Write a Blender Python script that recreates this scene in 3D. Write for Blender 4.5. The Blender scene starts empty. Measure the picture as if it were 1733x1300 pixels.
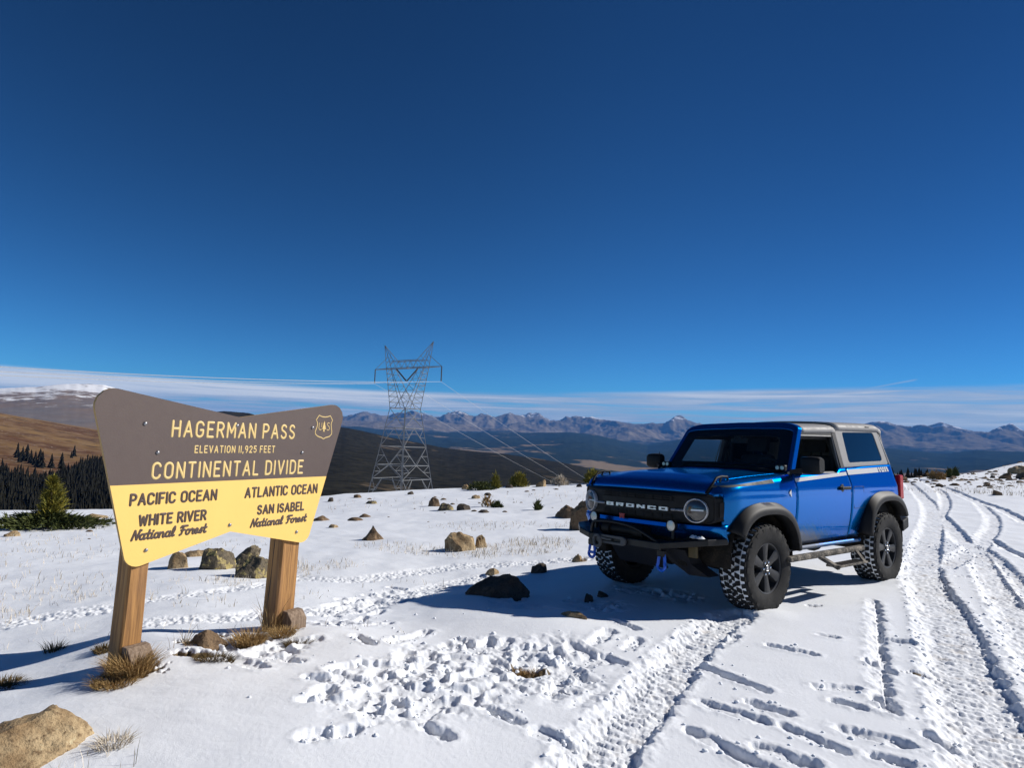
import bpy, bmesh, math, random
import numpy as np
from mathutils import Matrix, Vector
R = math.radians
random.seed(7); RNG = np.random.default_rng(11)
scene = bpy.context.scene
COL = scene.collection

# ------------------------------------------------------------------ camera
cam_d = bpy.data.cameras.new("camera"); cam = bpy.data.objects.new("camera", cam_d); COL.objects.link(cam)
EYE = 1.42
_M = ((0.9993880621605322, 0.03497858217561863, 0.0), (-0.0031648900105693957, 0.09042542887341129, 0.9958982002615934), (0.03483510703640084, -0.9952887724685953, 0.09048079749714502))
cam.matrix_world = Matrix([(r[0], -r[1], -r[2], t) for r, t in zip(_M, (0, 0, EYE))] + [(0, 0, 0, 1)])
cam_d.sensor_width = 36.0; cam_d.lens = 36.0*1100/1733; cam_d.clip_start = .05; cam_d.clip_end = 60000
scene.camera = cam

# ------------------------------------------------------------------ sun, sky, exposure
SUN_AZ, SUN_EL = R(76), R(32)
SUN = Vector((math.sin(SUN_AZ)*math.cos(SUN_EL), math.cos(SUN_AZ)*math.cos(SUN_EL), math.sin(SUN_EL)))
sd = bpy.data.lights.new("sun", 'SUN'); sd.energy = 5.0; sd.angle = R(.53); sd.color = (1, .955, .89)
so = bpy.data.objects.new("sun", sd); COL.objects.link(so); so.rotation_euler = SUN.to_track_quat('Z', 'Y').to_euler()
world = bpy.data.worlds.new("World"); scene.world = world; world.use_nodes = True
scene.view_settings.view_transform = 'Standard'; scene.view_settings.look = 'None'
scene.view_settings.exposure = 0.22; scene.view_settings.gamma = 1
try: scene.view_settings.use_curve_mapping = False
except Exception: pass
scene.cycles.use_denoising = True
scene.cycles.max_bounces = 8; scene.cycles.transparent_max_bounces = 16
scene.cycles.volume_bounces = 0

class NT:
    """small helper for node trees"""
    def __init__(s, tree): s.t = tree; s.n = tree.nodes; s.l = tree.links
    def new(s, kind, **kw):
        n = s.n.new(kind)
        for k, v in kw.items():
            if k.startswith('i_'):
                key = k[2:]; key = int(key) if key.isdigit() else key.replace('_', ' ')
                s.set(n.inputs[key], v)
            else: setattr(n, k, v)
        return n
    def set(s, sock, v):
        if isinstance(v, bpy.types.NodeSocket): s.l.new(v, sock)
        elif hasattr(sock.default_value, '__len__') and not hasattr(v, '__len__'): sock.default_value = [v]*len(sock.default_value)
        elif hasattr(sock.default_value, '__len__') and len(sock.default_value) == 4 and len(v) == 3: sock.default_value = (*v, 1)
        else: sock.default_value = v
    def math(s, op, a, b=0.0, c=0.0, clamp=False):
        n = s.n.new('ShaderNodeMath'); n.operation = op; n.use_clamp = clamp
        for k, v in enumerate((a, b, c)): s.set(n.inputs[k], v)
        return n.outputs[0]
    def vmath(s, op, a, b=(0, 0, 0)):
        n = s.n.new('ShaderNodeVectorMath'); n.operation = op; s.set(n.inputs[0], a); s.set(n.inputs[1], b)
        return n.outputs[1] if op in ('LENGTH', 'DOT_PRODUCT') else n.outputs[0]
    def ramp(s, x, lo, hi, a=0.0, b=1.0, smooth=True):
        n = s.n.new('ShaderNodeMapRange'); n.interpolation_type = 'SMOOTHSTEP' if smooth else 'LINEAR'
        for k, v in enumerate((x, lo, hi, a, b)): s.set(n.inputs[k], v)
        return n.outputs[0]
    def mix(s, f, a, b, blend='MIX'):
        n = s.n.new('ShaderNodeMix'); n.data_type = 'RGBA'; n.blend_type = blend
        s.set(n.inputs[0], f); s.set(n.inputs[6], a); s.set(n.inputs[7], b); return n.outputs[2]
    def noise(s, vec, scale, detail=4, rough=.55, dist=0.0, out=0, kind='FBM'):
        n = s.n.new('ShaderNodeTexNoise'); n.noise_type = kind; n.normalize = True
        s.set(n.inputs['Vector'], vec); n.inputs['Scale'].default_value = scale; n.inputs['Detail'].default_value = detail
        n.inputs['Roughness'].default_value = rough; n.inputs['Distortion'].default_value = dist
        return n.outputs[out]
    def voro(s, vec, scale, feature='F1', out='Distance', rnd=1.0):
        n = s.n.new('ShaderNodeTexVoronoi'); n.feature = feature; s.set(n.inputs['Vector'], vec)
        n.inputs['Scale'].default_value = scale; n.inputs['Randomness'].default_value = rnd; return n.outputs[out]
    def scale(s, vec, k):
        n = s.n.new('ShaderNodeMapping'); s.set(n.inputs[0], vec); n.inputs['Scale'].default_value = k if hasattr(k, '__len__') else (k, k, k)
        return n.outputs[0]

w = NT(world.node_tree); w.n.clear()
sky = w.new('ShaderNodeTexSky'); sky.sky_type = 'NISHITA'; sky.sun_disc = False
sky.sun_elevation = SUN_EL; sky.sun_rotation = SUN_AZ; sky.altitude = 3600; sky.air_density = 1.0; sky.dust_density = .25; sky.ozone_density = 3.5
gen = w.new('ShaderNodeTexCoord').outputs['Generated']
dirn = w.vmath('NORMALIZE', gen)
sx = w.new('ShaderNodeSeparateXYZ', i_0=dirn)
elev = sx.outputs[2]
azim = w.math('ARCTAN2', sx.outputs[0], sx.outputs[1])
cv = w.new('ShaderNodeCombineXYZ', i_0=w.math('MULTIPLY', azim, 3.2), i_1=w.math('MULTIPLY', elev, 95.0)).outputs[0]
warp = w.noise(cv, .9, 3, .5)
cv2 = w.vmath('ADD', cv, w.new('ShaderNodeCombineXYZ', i_1=w.math('MULTIPLY', w.math('SUBTRACT', warp, .5), 2.2)).outputs[0])
streak = w.noise(cv2, .75, 6, .55)
fine = w.noise(w.scale(cv2, (1.0, 2.0, 1)), 2.1, 5, .6)
dens = w.math('ADD', w.math('MULTIPLY', streak, .68), w.math('MULTIPLY', fine, .32))
band = w.math('MULTIPLY', w.ramp(w.math('SUBTRACT', elev, w.ramp(azim, -.25, .55, .0, .020)), .075, .066), w.ramp(elev, .0, .022))
edge = w.ramp(azim, -.30, .20, .050, .0)          # the bank is thickest near its top edge on the left
topbank = w.math('MULTIPLY', w.ramp(elev, .046, .060), w.ramp(azim, .05, -.35))
cov = w.math('MULTIPLY', band, w.ramp(w.math('ADD', dens, w.math('MULTIPLY', topbank, .22)), w.ramp(azim, -.35, .1, .40, .33), w.ramp(azim, -.35, .1, .54, .53)))
cov = w.math('MAXIMUM', cov, w.math('MULTIPLY', band, .20))
# thin contrail low in the right of the sky
t0, t1 = (.452, .0800), (.560, .1010)
dx, dy = t1[0]-t0[0], t1[1]-t0[1]
u_ = w.math('DIVIDE', w.math('SUBTRACT', azim, t0[0]), dx)
ln = w.math('ABSOLUTE', w.math('SUBTRACT', w.math('SUBTRACT', elev, t0[1]), w.math('MULTIPLY', u_, dy)))
trail = w.math('MULTIPLY', w.ramp(ln, w.math('ADD', .0006, w.math('MULTIPLY', w.noise(cv2, 9, 3), .0022)), .0), w.math('MULTIPLY', w.ramp(u_, -.15, .35), w.ramp(u_, 1.02, .96)))
cov = w.math('MAXIMUM', w.math('MULTIPLY', cov, .86), w.math('MULTIPLY', trail, .45))
SKY_K = .115
cl = w.mix(w.ramp(w.math('ADD', dens, w.math('MULTIPLY', topbank, .22)), .45, .74), tuple(c/SKY_K for c in (.37, .44, .55)), tuple(c/SKY_K for c in (.80, .80, .80)))
skyc = w.new('ShaderNodeGamma', i_Color=sky.outputs[0], i_Gamma=1.75).outputs[0]      # thin, dry high-altitude air: a deeper, more saturated blue
skyc = w.vmath('MULTIPLY', skyc, (.112, .215, .200))
skyc = w.mix(1.0, skyc, w.new('ShaderNodeCombineColor', i_0=w.ramp(azim, .05, .7, 1.0, .60), i_1=w.ramp(azim, .05, .7, 1.0, .66), i_2=w.ramp(azim, .05, .7, 1.0, .70)).outputs[0], 'MULTIPLY')
bg = w.new('ShaderNodeBackground', i_Color=w.mix(cov, skyc, cl), i_Strength=SKY_K)
w.l.new(bg.outputs[0], w.new('ShaderNodeOutputWorld').inputs[0])

# ------------------------------------------------------------------ helpers: noise, meshes, labels
_perm = RNG.permutation(4096)
_gx = np.cos(RNG.random(4096)*2*np.pi); _gy = np.sin(np.arccos(_gx))*np.where(RNG.random(4096) < .5, 1, -1)
def perlin(x, y, seed=0):
    xi = np.floor(x).astype(np.int64); yi = np.floor(y).astype(np.int64); xf = x-xi; yf = y-yi
    u = xf*xf*xf*(xf*(xf*6-15)+10); v = yf*yf*yf*(yf*(yf*6-15)+10)
    def g(ix, iy, dx_, dy_):
        h = _perm[(_perm[(ix+seed*57) & 4095]+iy+seed*131) & 4095]; return _gx[h]*dx_+_gy[h]*dy_
    a = g(xi, yi, xf, yf); b = g(xi+1, yi, xf-1, yf); c = g(xi, yi+1, xf, yf-1); d = g(xi+1, yi+1, xf-1, yf-1)
    return (a+(b-a)*u)+((c+(d-c)*u)-(a+(b-a)*u))*v
def fbm(x, y, octv=4, seed=0, gain=.5, ridged=False):
    s = 0; a = 1.0; t = 0
    for k in range(octv):
        n = perlin(x*2**k+k*17.3, y*2**k-k*9.1, seed+k)
        if ridged: n = .5-np.abs(n)*1.4
        s = s+a*n; t += a; a *= gain
    return s/t

def link(o, parent=None):
    COL.objects.link(o)
    if parent is not None: o.parent = parent
    return o
def tag(o, label=None, cat=None, group=None, kind=None):
    if label: o['label'] = label
    if cat: o['category'] = cat
    if group: o['group'] = group
    if kind: o['kind'] = kind
    return o
def empty(name, loc, label, cat, group=None, rot=(0, 0, 0)):
    o = bpy.data.objects.new(name, None); o.empty_display_size = .2; o.location = loc; o.rotation_euler = rot
    return tag(link(o), label, cat, group)
def grid_mesh(name, P, mats, cyclic=False, attrs=None, smooth=True, flip=False):
    """P: (n, m, 3) array -> one quad-grid object, built with foreach_set"""
    n, m = P.shape[:2]; me = bpy.data.meshes.new(name)
    idx = np.arange(n*m).reshape(n, m)
    if cyclic: idx = np.c_[idx, idx[:, :1]]
    q = np.stack([idx[:-1, :-1], idx[:-1, 1:], idx[1:, 1:], idx[1:, :-1]], -1).reshape(-1, 4)
    if flip: q = q[:, ::-1]
    me.vertices.add(n*m); me.vertices.foreach_set('co', P.reshape(-1).astype(np.float32))
    me.loops.add(q.size); me.loops.foreach_set('vertex_index', q.reshape(-1).astype(np.int32))
    me.polygons.add(len(q)); me.polygons.foreach_set('loop_start', np.arange(0, q.size, 4, dtype=np.int32))
    me.polygons.foreach_set('use_smooth', np.full(len(q), smooth))
    for k, a in (attrs or {}).items():
        at = me.attributes.new(k, 'FLOAT', 'POINT'); at.data.foreach_set('value', a.reshape(-1).astype(np.float32))
    me.update(); me.validate()
    for mt in (mats if isinstance(mats, (list, tuple)) else [mats]): me.materials.append(mt)
    return link(bpy.data.objects.new(name, me))
def tri_mesh(name, V, F, mats, mi=None, parent=None, smooth=False):
    """V (n,3), F (k,3) arrays"""
    me = bpy.data.meshes.new(name); V = np.asarray(V, np.float32); F = np.asarray(F, np.int32)
    me.vertices.add(len(V)); me.vertices.foreach_set('co', V.reshape(-1))
    me.loops.add(F.size); me.loops.foreach_set('vertex_index', F.reshape(-1))
    me.polygons.add(len(F)); me.polygons.foreach_set('loop_start', np.arange(0, F.size, 3, dtype=np.int32))
    if mi is not None: me.polygons.foreach_set('material_index', np.asarray(mi, np.int32))
    me.polygons.foreach_set('use_smooth', np.full(len(F), smooth))
    me.update(); me.validate()
    for mt in (mats if isinstance(mats, (list, tuple)) else [mats]): me.materials.append(mt)
    return link(bpy.data.objects.new(name, me), parent)

def mat(name):
    m = bpy.data.materials.new(name); m.use_nodes = True; t = NT(m.node_tree); t.n.clear()
    b = t.new('ShaderNodeBsdfPrincipled'); o = t.new('ShaderNodeOutputMaterial'); t.l.new(b.outputs[0], o.inputs[0])
    return m, t, b
def plain(name, col, rough=.5, metal=0.0, var=.12, scale=6.0, coat=0.0, bump=0.0, bscale=60.0, spec=.5):
    """a painted / moulded surface with a little real unevenness"""
    m, t, b = mat(name); tc = t.new('ShaderNodeTexCoord').outputs['Object']
    n = t.noise(tc, scale, 4)
    t.set(b.inputs['Base Color'], t.mix(n, tuple(c*(1-var) for c in col), tuple(min(1, c*(1+var)) for c in col)))
    t.set(b.inputs['Roughness'], t.ramp(t.noise(tc, scale*2.3, 3), .3, .7, max(.02, rough-.08), min(1, rough+.08)))
    b.inputs['Metallic'].default_value = metal; b.inputs['Coat Weight'].default_value = coat; b.inputs['Coat Roughness'].default_value = .04
    b.inputs['Specular IOR Level'].default_value = spec
    if bump:
        bp = t.new('ShaderNodeBump'); bp.inputs['Strength'].default_value = bump; bp.inputs['Distance'].default_value = .01
        t.l.new(t.noise(tc, bscale, 3), bp.inputs['Height']); t.l.new(bp.outputs[0], b.inputs['Normal'])
    return m

class MB:
    """collects shapes, then links them as ONE mesh object"""
    def __init__(s): s.v = []; s.f = []; s.m = []
    def add(s, vs, fs, mi=0):
        o = len(s.v); s.v += [tuple(p) for p in vs]; s.f += [tuple(i+o for i in f) for f in fs]; s.m += [mi]*len(fs); return s
    def box(s, c, d, rot=None, mi=0):
        vs = [Vector((x*d[0]/2, y*d[1]/2, z*d[2]/2)) for x in (-1, 1) for y in (-1, 1) for z in (-1, 1)]
        if rot is not None: vs = [rot @ p for p in vs]
        c = Vector(c); return s.add([p+c for p in vs], [(0, 1, 3, 2), (4, 6, 7, 5), (0, 4, 5, 1), (2, 3, 7, 6), (0, 2, 6, 4), (1, 5, 7, 3)], mi)
    def prism(s, poly, off, mi=0):
        """poly: 3D outline; off: extrusion vector"""
        n = len(poly); off = Vector(off); a = [Vector(p) for p in poly]; nn = Vector()
        for i in range(n): nn += a[i].cross(a[(i+1) % n])
        if nn.dot(off) > 0: a.reverse()
        vs = a+[p+off for p in a]
        return s.add(vs, [tuple(range(n)), tuple(reversed(range(n, 2*n)))]+[((i+1) % n, i, i+n, (i+1) % n+n) for i in range(n)], mi)
    def ring(s, outer, inner, off, mi=0):
        """frame between two 3D loops with the same count, extruded"""
        n = len(outer); off = Vector(off); A = [Vector(p) for p in outer]; B = [Vector(p) for p in inner]
        vs = A+B+[p+off for p in A]+[p+off for p in B]; f = []
        for i in range(n):
            j = (i+1) % n
            f += [(i, j, n+j, n+i), (2*n+j, 2*n+i, 3*n+i, 3*n+j), (j, i, 2*n+i, 2*n+j), (n+i, n+j, 3*n+j, 3*n+i)]
        return s.add(vs, f, mi)
    def tube(s, path, r, n=8, mi=0, closed=False, flat=1.0, up=None, caps=True):
        P = [Vector(p) for p in path]; k = len(P); rr = r if hasattr(r, '__len__') else [r]*k
        ref = Vector(up) if up else None; rings = []; nprev = None
        for i in range(k):
            t = (P[(i+1) % k]-P[i-1]) if closed else (P[min(i+1, k-1)]-P[max(i-1, 0)])
            t = t.normalized() if t.length > 1e-9 else Vector((0, 0, 1))
            if ref is not None: b = t.cross(ref).normalized(); nn = b.cross(t).normalized()
            else:
                if nprev is None:
                    q = Vector((0, 0, 1)) if abs(t.z) < .9 else Vector((1, 0, 0)); nn = (q-t*q.dot(t)).normalized()
                else: nn = (nprev-t*nprev.dot(t)).normalized()
                nprev = nn; b = t.cross(nn)
            rings.append([P[i]+(b*math.cos(a)+nn*math.sin(a)*flat)*rr[i] for a in [2*math.pi*j/n for j in range(n)]])
        vs = [p for g in rings for p in g]; f = []
        for i in range(k if closed else k-1):
            for j in range(n):
                a, b_ = i*n+j, i*n+(j+1) % n; c, d = ((i+1) % k)*n+(j+1) % n, ((i+1) % k)*n+j; f.append((a, b_, c, d))
        if not closed and caps: f += [tuple(reversed(range(n))), tuple(range((k-1)*n, k*n))]
        return s.add(vs, f, mi)
    def lathe(s, prof, c, axis='y', n=32, mi=0):
        """prof: [(radius, along)]; spun about an axis through c"""
        c = Vector(c); vs = []
        for r, t in prof:
            for j in range(n):
                a = 2*math.pi*j/n; x, y = r*math.cos(a), r*math.sin(a)
                vs.append(c+(Vector((x, t, y)) if axis == 'y' else Vector((t, x, y)) if axis == 'x' else Vector((x, y, t))))
        k = len(prof); f = [(i*n+j, i*n+(j+1) % n, (i+1)*n+(j+1) % n, (i+1)*n+j) for i in range(k-1) for j in range(n)]
        return s.add(vs, f, mi)
    def disc(s, c, r, axis='y', n=28, mi=0, ry=None):
        c = Vector(c); ry = ry or r; vs = []
        for j in range(n):
            a = 2*math.pi*j/n; x, y = r*math.cos(a), ry*math.sin(a)
            vs.append(c+(Vector((x, 0, y)) if axis == 'y' else Vector((0, x, y)) if axis == 'x' else Vector((x, y, 0))))
        return s.add(vs, [tuple(range(n))], mi)
    def grid(s, rows, mi=0, flip=False):
        n, m = len(rows), len(rows[0]); vs = [p for r in rows for p in r]
        f = [(i*m+j, i*m+j+1, (i+1)*m+j+1, (i+1)*m+j) for i in range(n-1) for j in range(m-1)]
        if flip: f = [tuple(reversed(q)) for q in f]
        return s.add(vs, f, mi)
    def build(s, name, mats, parent=None, smooth=None, bevel=0.0, solid=0.0, loc=None, fixn=False, subsurf=0):
        me = bpy.data.meshes.new(name); me.from_pydata([tuple(p) for p in s.v], [], s.f)
        for mt in (mats if isinstance(mats, (list, tuple)) else [mats]): me.materials.append(mt)
        me.polygons.foreach_set('material_index', s.m)
        if fixn:
            bm = bmesh.new(); bm.from_mesh(me); bmesh.ops.recalc_face_normals(bm, faces=bm.faces); bm.to_mesh(me); bm.free()
        if smooth:
            me.polygons.foreach_set('use_smooth', [True]*len(me.polygons)); me.set_sharp_from_angle(angle=R(smooth))
        me.update(); o = bpy.data.objects.new(name, me); link(o, parent)
        if loc is not None: o.location = loc
        if solid: md = o.modifiers.new('solid', 'SOLIDIFY'); md.thickness = solid; md.offset = -1
        if subsurf: md = o.modifiers.new('sub', 'SUBSURF'); md.levels = md.render_levels = subsurf
        if bevel: md = o.modifiers.new('bevel', 'BEVEL'); md.width = bevel; md.segments = 2; md.limit_method = 'ANGLE'; md.angle_limit = R(35)
        return o

# ================================================================== GROUND
# ---- shape of the pass: control points (x, y, z) blended by a thin-plate spline
CTRL = np.array([
 (0,2.6,.02),(-2.2,3.9,.0),(-1.6,4.85,0),(2.36,5.96,0),(4.36,7.55,0),(1.27,7.34,-.03),(3.27,8.9,-.03),(.5,4,.02),(3,3.5,0),(-3,2.5,-.03),
 (-.9,4.5,.04),(-1,5.5,-.12),(-.5,7.2,-.17),(-3.0,3.7,-.07),(-4,5,-.2),(-2.6,6.2,-.1),(-.7,9.6,-.2),(-2.6,11.5,-.33),(.4,5.1,0),(4.5,4.5,0),
 (-5,8,-.3),(-9,10,-.55),(-15.5,19,-1.12),(-13.5,21,-1.15),(-8.4,22,-.95),(-6.5,24,-.72),(-4.5,28,-.74),(-2,20,-.5),(0,30,-.58),(3.2,31,-.35),
 (7,33,-.2),(12,34,.0),(8,14,0),(9,20,0),(14,22,.0),(20,35,.25),(27,42,.35),(33,45,.55),(38,50,1.3),(35.2,50,1.02),(30.3,46,.6),(43,55,1.5),(52,58,2.3),(10,10,0),(13,12,.05),(18,17,.12),(26,26,.3),(35,33,.7),
 (-25,18,-1.5),(-35,20,-2.2),(0,-10,.1),(-20,-10,-.6),(20,-10,.4),(30,5,.6),(-20,5,-.9)])
def _tps_fit(P, z):
    d = np.hypot(P[:,None,0]-P[None,:,0], P[:,None,1]-P[None,:,1]); n=len(P)
    K = np.where(d>0, d*d*np.log(np.maximum(d,1e-9)), 0) + np.eye(n)*.4
    A = np.zeros((n+3,n+3)); A[:n,:n]=K; A[:n,n]=1; A[:n,n+1:]=P; A[n,:n]=1; A[n+1:,:n]=P.T
    return np.linalg.solve(A, np.r_[z,0,0,0])
TPS = _tps_fit(CTRL[:,:2], CTRL[:,2])
CREST_AZ = [-180,-60,-48,-40,-31,-22,-15,-8,0,7,13,22,28,31.5,34,36.5,38,42,60,180]
CREST_R  = [25,25,25,25.5,24.5,23.7,25,28.5,30,31,33.5,36.5,39.5,43,50,58,62,70,75,60]
def base_raw(x, y):
    z = TPS[-3]+TPS[-2]*x+TPS[-1]*y
    for i in range(len(CTRL)):
        d2 = (x-CTRL[i,0])**2+(y-CTRL[i,1])**2
        z = z + TPS[i]*.5*d2*np.log(np.maximum(d2,1e-12))
    return z
def base_height(x, y):
    """smooth snow surface: the plateau, and beyond its edge the slope that falls away"""
    r = np.hypot(x,y); az = np.degrees(np.arctan2(x,y))
    rc = np.interp(az, CREST_AZ, CREST_R)
    s = np.minimum(1, rc/np.maximum(r,1e-6))
    z = base_raw(x*s, y*s)
    over = np.maximum(0, r-rc)
    slope = (z-1.42)/rc            # line of sight from standing height over the edge
    return np.where(over>0, z + over*(slope-.018) - .0011*np.minimum(over,14)**2*2, z)
RUTS=[(0.34,0.05,[(2.02,5.80),(1.70,5.40),(1.14,4.44),(0.78,3.74),(0.5,3.2),(0.31,2.78)]),(0.46,0.06,[(20.5,34.16),(18.82,30.92),(16.26,26.1),(13.33,20.92),(10.06,15.58),(6.8,10.72),(5.04,8.01),(4.12,6.31),(3.45,5.14),(2.87,4.14),(2.47,3.4),(2.24,2.98)]),(0.34,0.06,[(21.45,34.41),(20.23,31.9),(18.36,28.16),(16.25,24.52),(12.88,19.4),(9.25,14.29),(6.67,10.58)]),(0.34,0.06,[(10.85,16.69),(9.99,15.09),(8.48,12.46),(7.41,10.48),(6.01,8.25),(5.07,6.74),(4.47,5.79),(3.51,4.25)]),(0.32,0.05,[(21.02,33.33),(19.66,30.32),(18.1,26.94),(16.74,24.09),(15.33,21.5),(13.62,18.85),(11.73,15.96),(9.97,13.57),(8.54,11.82),(7.41,10.48),(5.71,8.72)]),(0.3,0.07,[(21.6,34.44),(20.07,31.11),(18.42,27.27),(16.55,23.57),(14.67,19.98),(13.19,17.34),(11.9,15.16),(10.56,12.38)]),(0.16,0.06,[(8.62,11.69),(8.06,10.6),(7.69,9.82),(7.03,8.35)]),(0.22,0.05,[(7.49,10.38),(6.92,9.3),(6.36,8.35),(5.5,6.99),(4.65,5.61)]),(0.1,0.045,[(3.59,6.46),(3.12,5.59),(2.79,4.98),(2.32,4.09),(2.16,3.76)])]
BANDS=[(0.36,[(-2.39,7.58),(-1.78,7.58),(-1.25,8.03),(-0.65,8.53),(0.26,8.7),(0.98,8.88)]),(0.34,[(-1.82,5.69),(-1.48,6.03),(-1.01,6.57),(-0.74,7.33),(-0.28,7.81)]),(0.34,[(-3.27,6.14),(-2.99,6.36),(-2.73,6.66),(-2.48,7.1)]),(0.34,[(-2.74,5.19),(-2.48,5.3),(-2.19,5.38),(-2.01,5.64)]),(0.4,[(-4.18,5.21),(-4.06,5.41),(-3.89,5.65),(-3.46,5.9)])]
FEET=[[(1.3,4.43),(1.57,4.02)],[(1.96,4.9),(2.18,4.74)],[(1.13,3.77),(1.36,3.58)],[(1.41,3.81),(1.55,3.67)],[(0.98,3.4),(1.13,3.13),(1.2,3.04)],[(1.47,3.51),(1.65,3.26)],[(1.25,3.26),(1.42,3.11)],[(1.77,3.5),(2.0,3.35)],[(2.94,5.16),(3.12,5.12)],[(2.5,5.24),(2.57,5.19)],[(2.54,4.64),(2.54,4.42)],[(1.93,4.11),(2.16,4.11)],[(1.94,3.89),(2.02,3.8)],[(2.21,3.98),(2.18,3.73)],[(2.19,3.46),(2.22,3.37)],[(1.78,3.21),(1.89,3.14)],[(1.64,4.95),(1.77,5.13)],[(5.53,8.06),(5.77,8.06)],[(4.31,5.94),(4.42,5.9)],[(0.48,4.74),(0.65,4.4)],[(0.22,4.65),(0.34,4.57)],[(0.9,5.44),(1.03,5.22)],[(-0.06,3.54),(0.08,3.39)],[(0.2,3.31),(0.33,3.16)],[(-0.75,4.58),(-0.58,5.02)],[(-0.65,3.31),(-0.6,3.41)],[(-0.43,3.35),(-0.37,3.47)],[(-0.86,3.05),(-0.8,3.09)],[(-0.75,3.09),(-0.68,3.15)],[(-0.94,3.52),(-0.93,3.61)],[(-1.01,4.67),(-0.89,4.5)],[(0.67,4.8),(0.8,5.07)],[(0.88,4.69),(0.99,4.93)],[(-1.4,4.15),(-1.24,4.06)],[(-1.61,4.07),(-1.4,3.91)],[(-1.0,3.93),(-0.89,4.04)]]
TRAMPLE=[(0.85,6.05),(0.15,5.95),(1.35,6.85),(1.7,6.5),(-0.5,4.38),(-0.24,4.58),(0.0,4.24),(-0.31,3.92),(-0.53,3.79),(-0.73,3.67),(0.13,4.36),(-0.15,3.68),(0.24,4.22),(-0.4,4.12),(-0.12,4.57),(-0.66,3.97),(-1.49,5.78),(-1.37,6.1),(-1.42,5.17),(-1.31,6.47),(-1.16,6.94),(-1.25,5.31),(-1.55,4.31),(-1.46,4.37),(0.38,3.94),(-0.63,3.49),(-0.46,3.55),(0.54,4.39),(0.36,4.63)]
HUMPS = [(2.30,5.86,.22,.03),(4.36,7.50,.22,.03),(-.35,6.35,.55,.10),(-.15,5.55,.5,.05),(.45,5.3,.5,.05),(-2.0,4.25,.45,.05),(-1.2,4.9,.5,.03),(-2.55,4.6,.35,.08),(-2.1,3.2,.9,.05),(-1.0,3.2,.7,.04)]
SOIL = [(.14,4.22,.20,.10),(.30,3.85,.09,.05),(2.75,4.42,.14,.05),(-2.12,3.86,.20,.16),(-2.95,3.80,.22,.10),(-1.62,4.78,.20,.10),(-1.95,4.58,.16,.1),(-2.42,4.33,.12,.08),(-1.9,4.12,.18,.08),(-2.0,4.35,.16,.08),(2.9,6.2,.10,.05)]
def _seg(x, y, poly, reach):
    """distance to a polyline, and the length along it (arrays), for points within reach"""
    best = np.full(x.shape, 9.0); along = np.zeros(x.shape); side = np.zeros(x.shape); L = 0.0
    for (ax, ay), (bx, by) in zip(poly[:-1], poly[1:]):
        l = math.hypot(bx-ax, by-ay)
        if l < 1e-6: continue
        mk = (x > min(ax, bx)-reach) & (x < max(ax, bx)+reach) & (y > min(ay, by)-reach) & (y < max(ay, by)+reach)
        if mk.any():
            xx, yy = x[mk], y[mk]; t = ((xx-ax)*(bx-ax)+(yy-ay)*(by-ay))/l/l; tc = np.clip(t, 0, 1)
            d = np.hypot(xx-ax-tc*(bx-ax), yy-ay-tc*(by-ay)); sg = np.sign((bx-ax)*(yy-ay)-(by-ay)*(xx-ax))
            bt = d < best[mk]; i = np.flatnonzero(mk.reshape(-1))[bt]
            best.reshape(-1)[i] = d[bt]; along.reshape(-1)[i] = (L+tc*l)[bt]; side.reshape(-1)[i] = sg[bt]
        L += l
    return best, along, side
def catmull(p, n=8):
    if len(p) < 3: return p
    p = [np.array(q) for q in p]; p = [2*p[0]-p[1]]+p+[2*p[-1]-p[-2]]; o = []
    for i in range(1, len(p)-2):
        for k in range(n):
            t = k/n; o.append(tuple(.5*(2*p[i]+(p[i+1]-p[i-1])*t+(2*p[i-1]-5*p[i]+4*p[i+1]-p[i+2])*t*t+(3*p[i]-p[i-1]-3*p[i+1]+p[i+2])*t**3)))
    return o+[tuple(p[-2])]
def sstep(x, a, b):
    t = np.clip((x-a)/(b-a), 0, 1); return t*t*(3-2*t)
def soft_height(x, y):
    """plateau plus drifts and ripples, without tracks"""
    z = base_height(x, y)
    for hx, hy, hr, hh in HUMPS: z = z+hh*np.exp(-((x-hx)**2+(y-hy)**2)/hr**2)
    r = np.hypot(x, y); road = np.exp(-(np.maximum(0, np.abs(x-.42*y-.2)-1.6)/1.2)**2)
    amp = .35+.65*(1-road)
    z = z+amp*(0.062*fbm(x*.45, y*.45, 3, 3)+.028*fbm(x*1.3, y*1.3, 3, 8)+.007*fbm(x*3.1+.6*y, y*5.2, 3, 13))
    far = sstep(r, 14, 26)
    return z+far*.10*fbm(x*.16, y*.16, 3, 31)*np.clip(1-np.abs(r-np.interp(np.degrees(np.arctan2(x, y)), CREST_AZ, CREST_R))/60, 0, 1)
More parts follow.
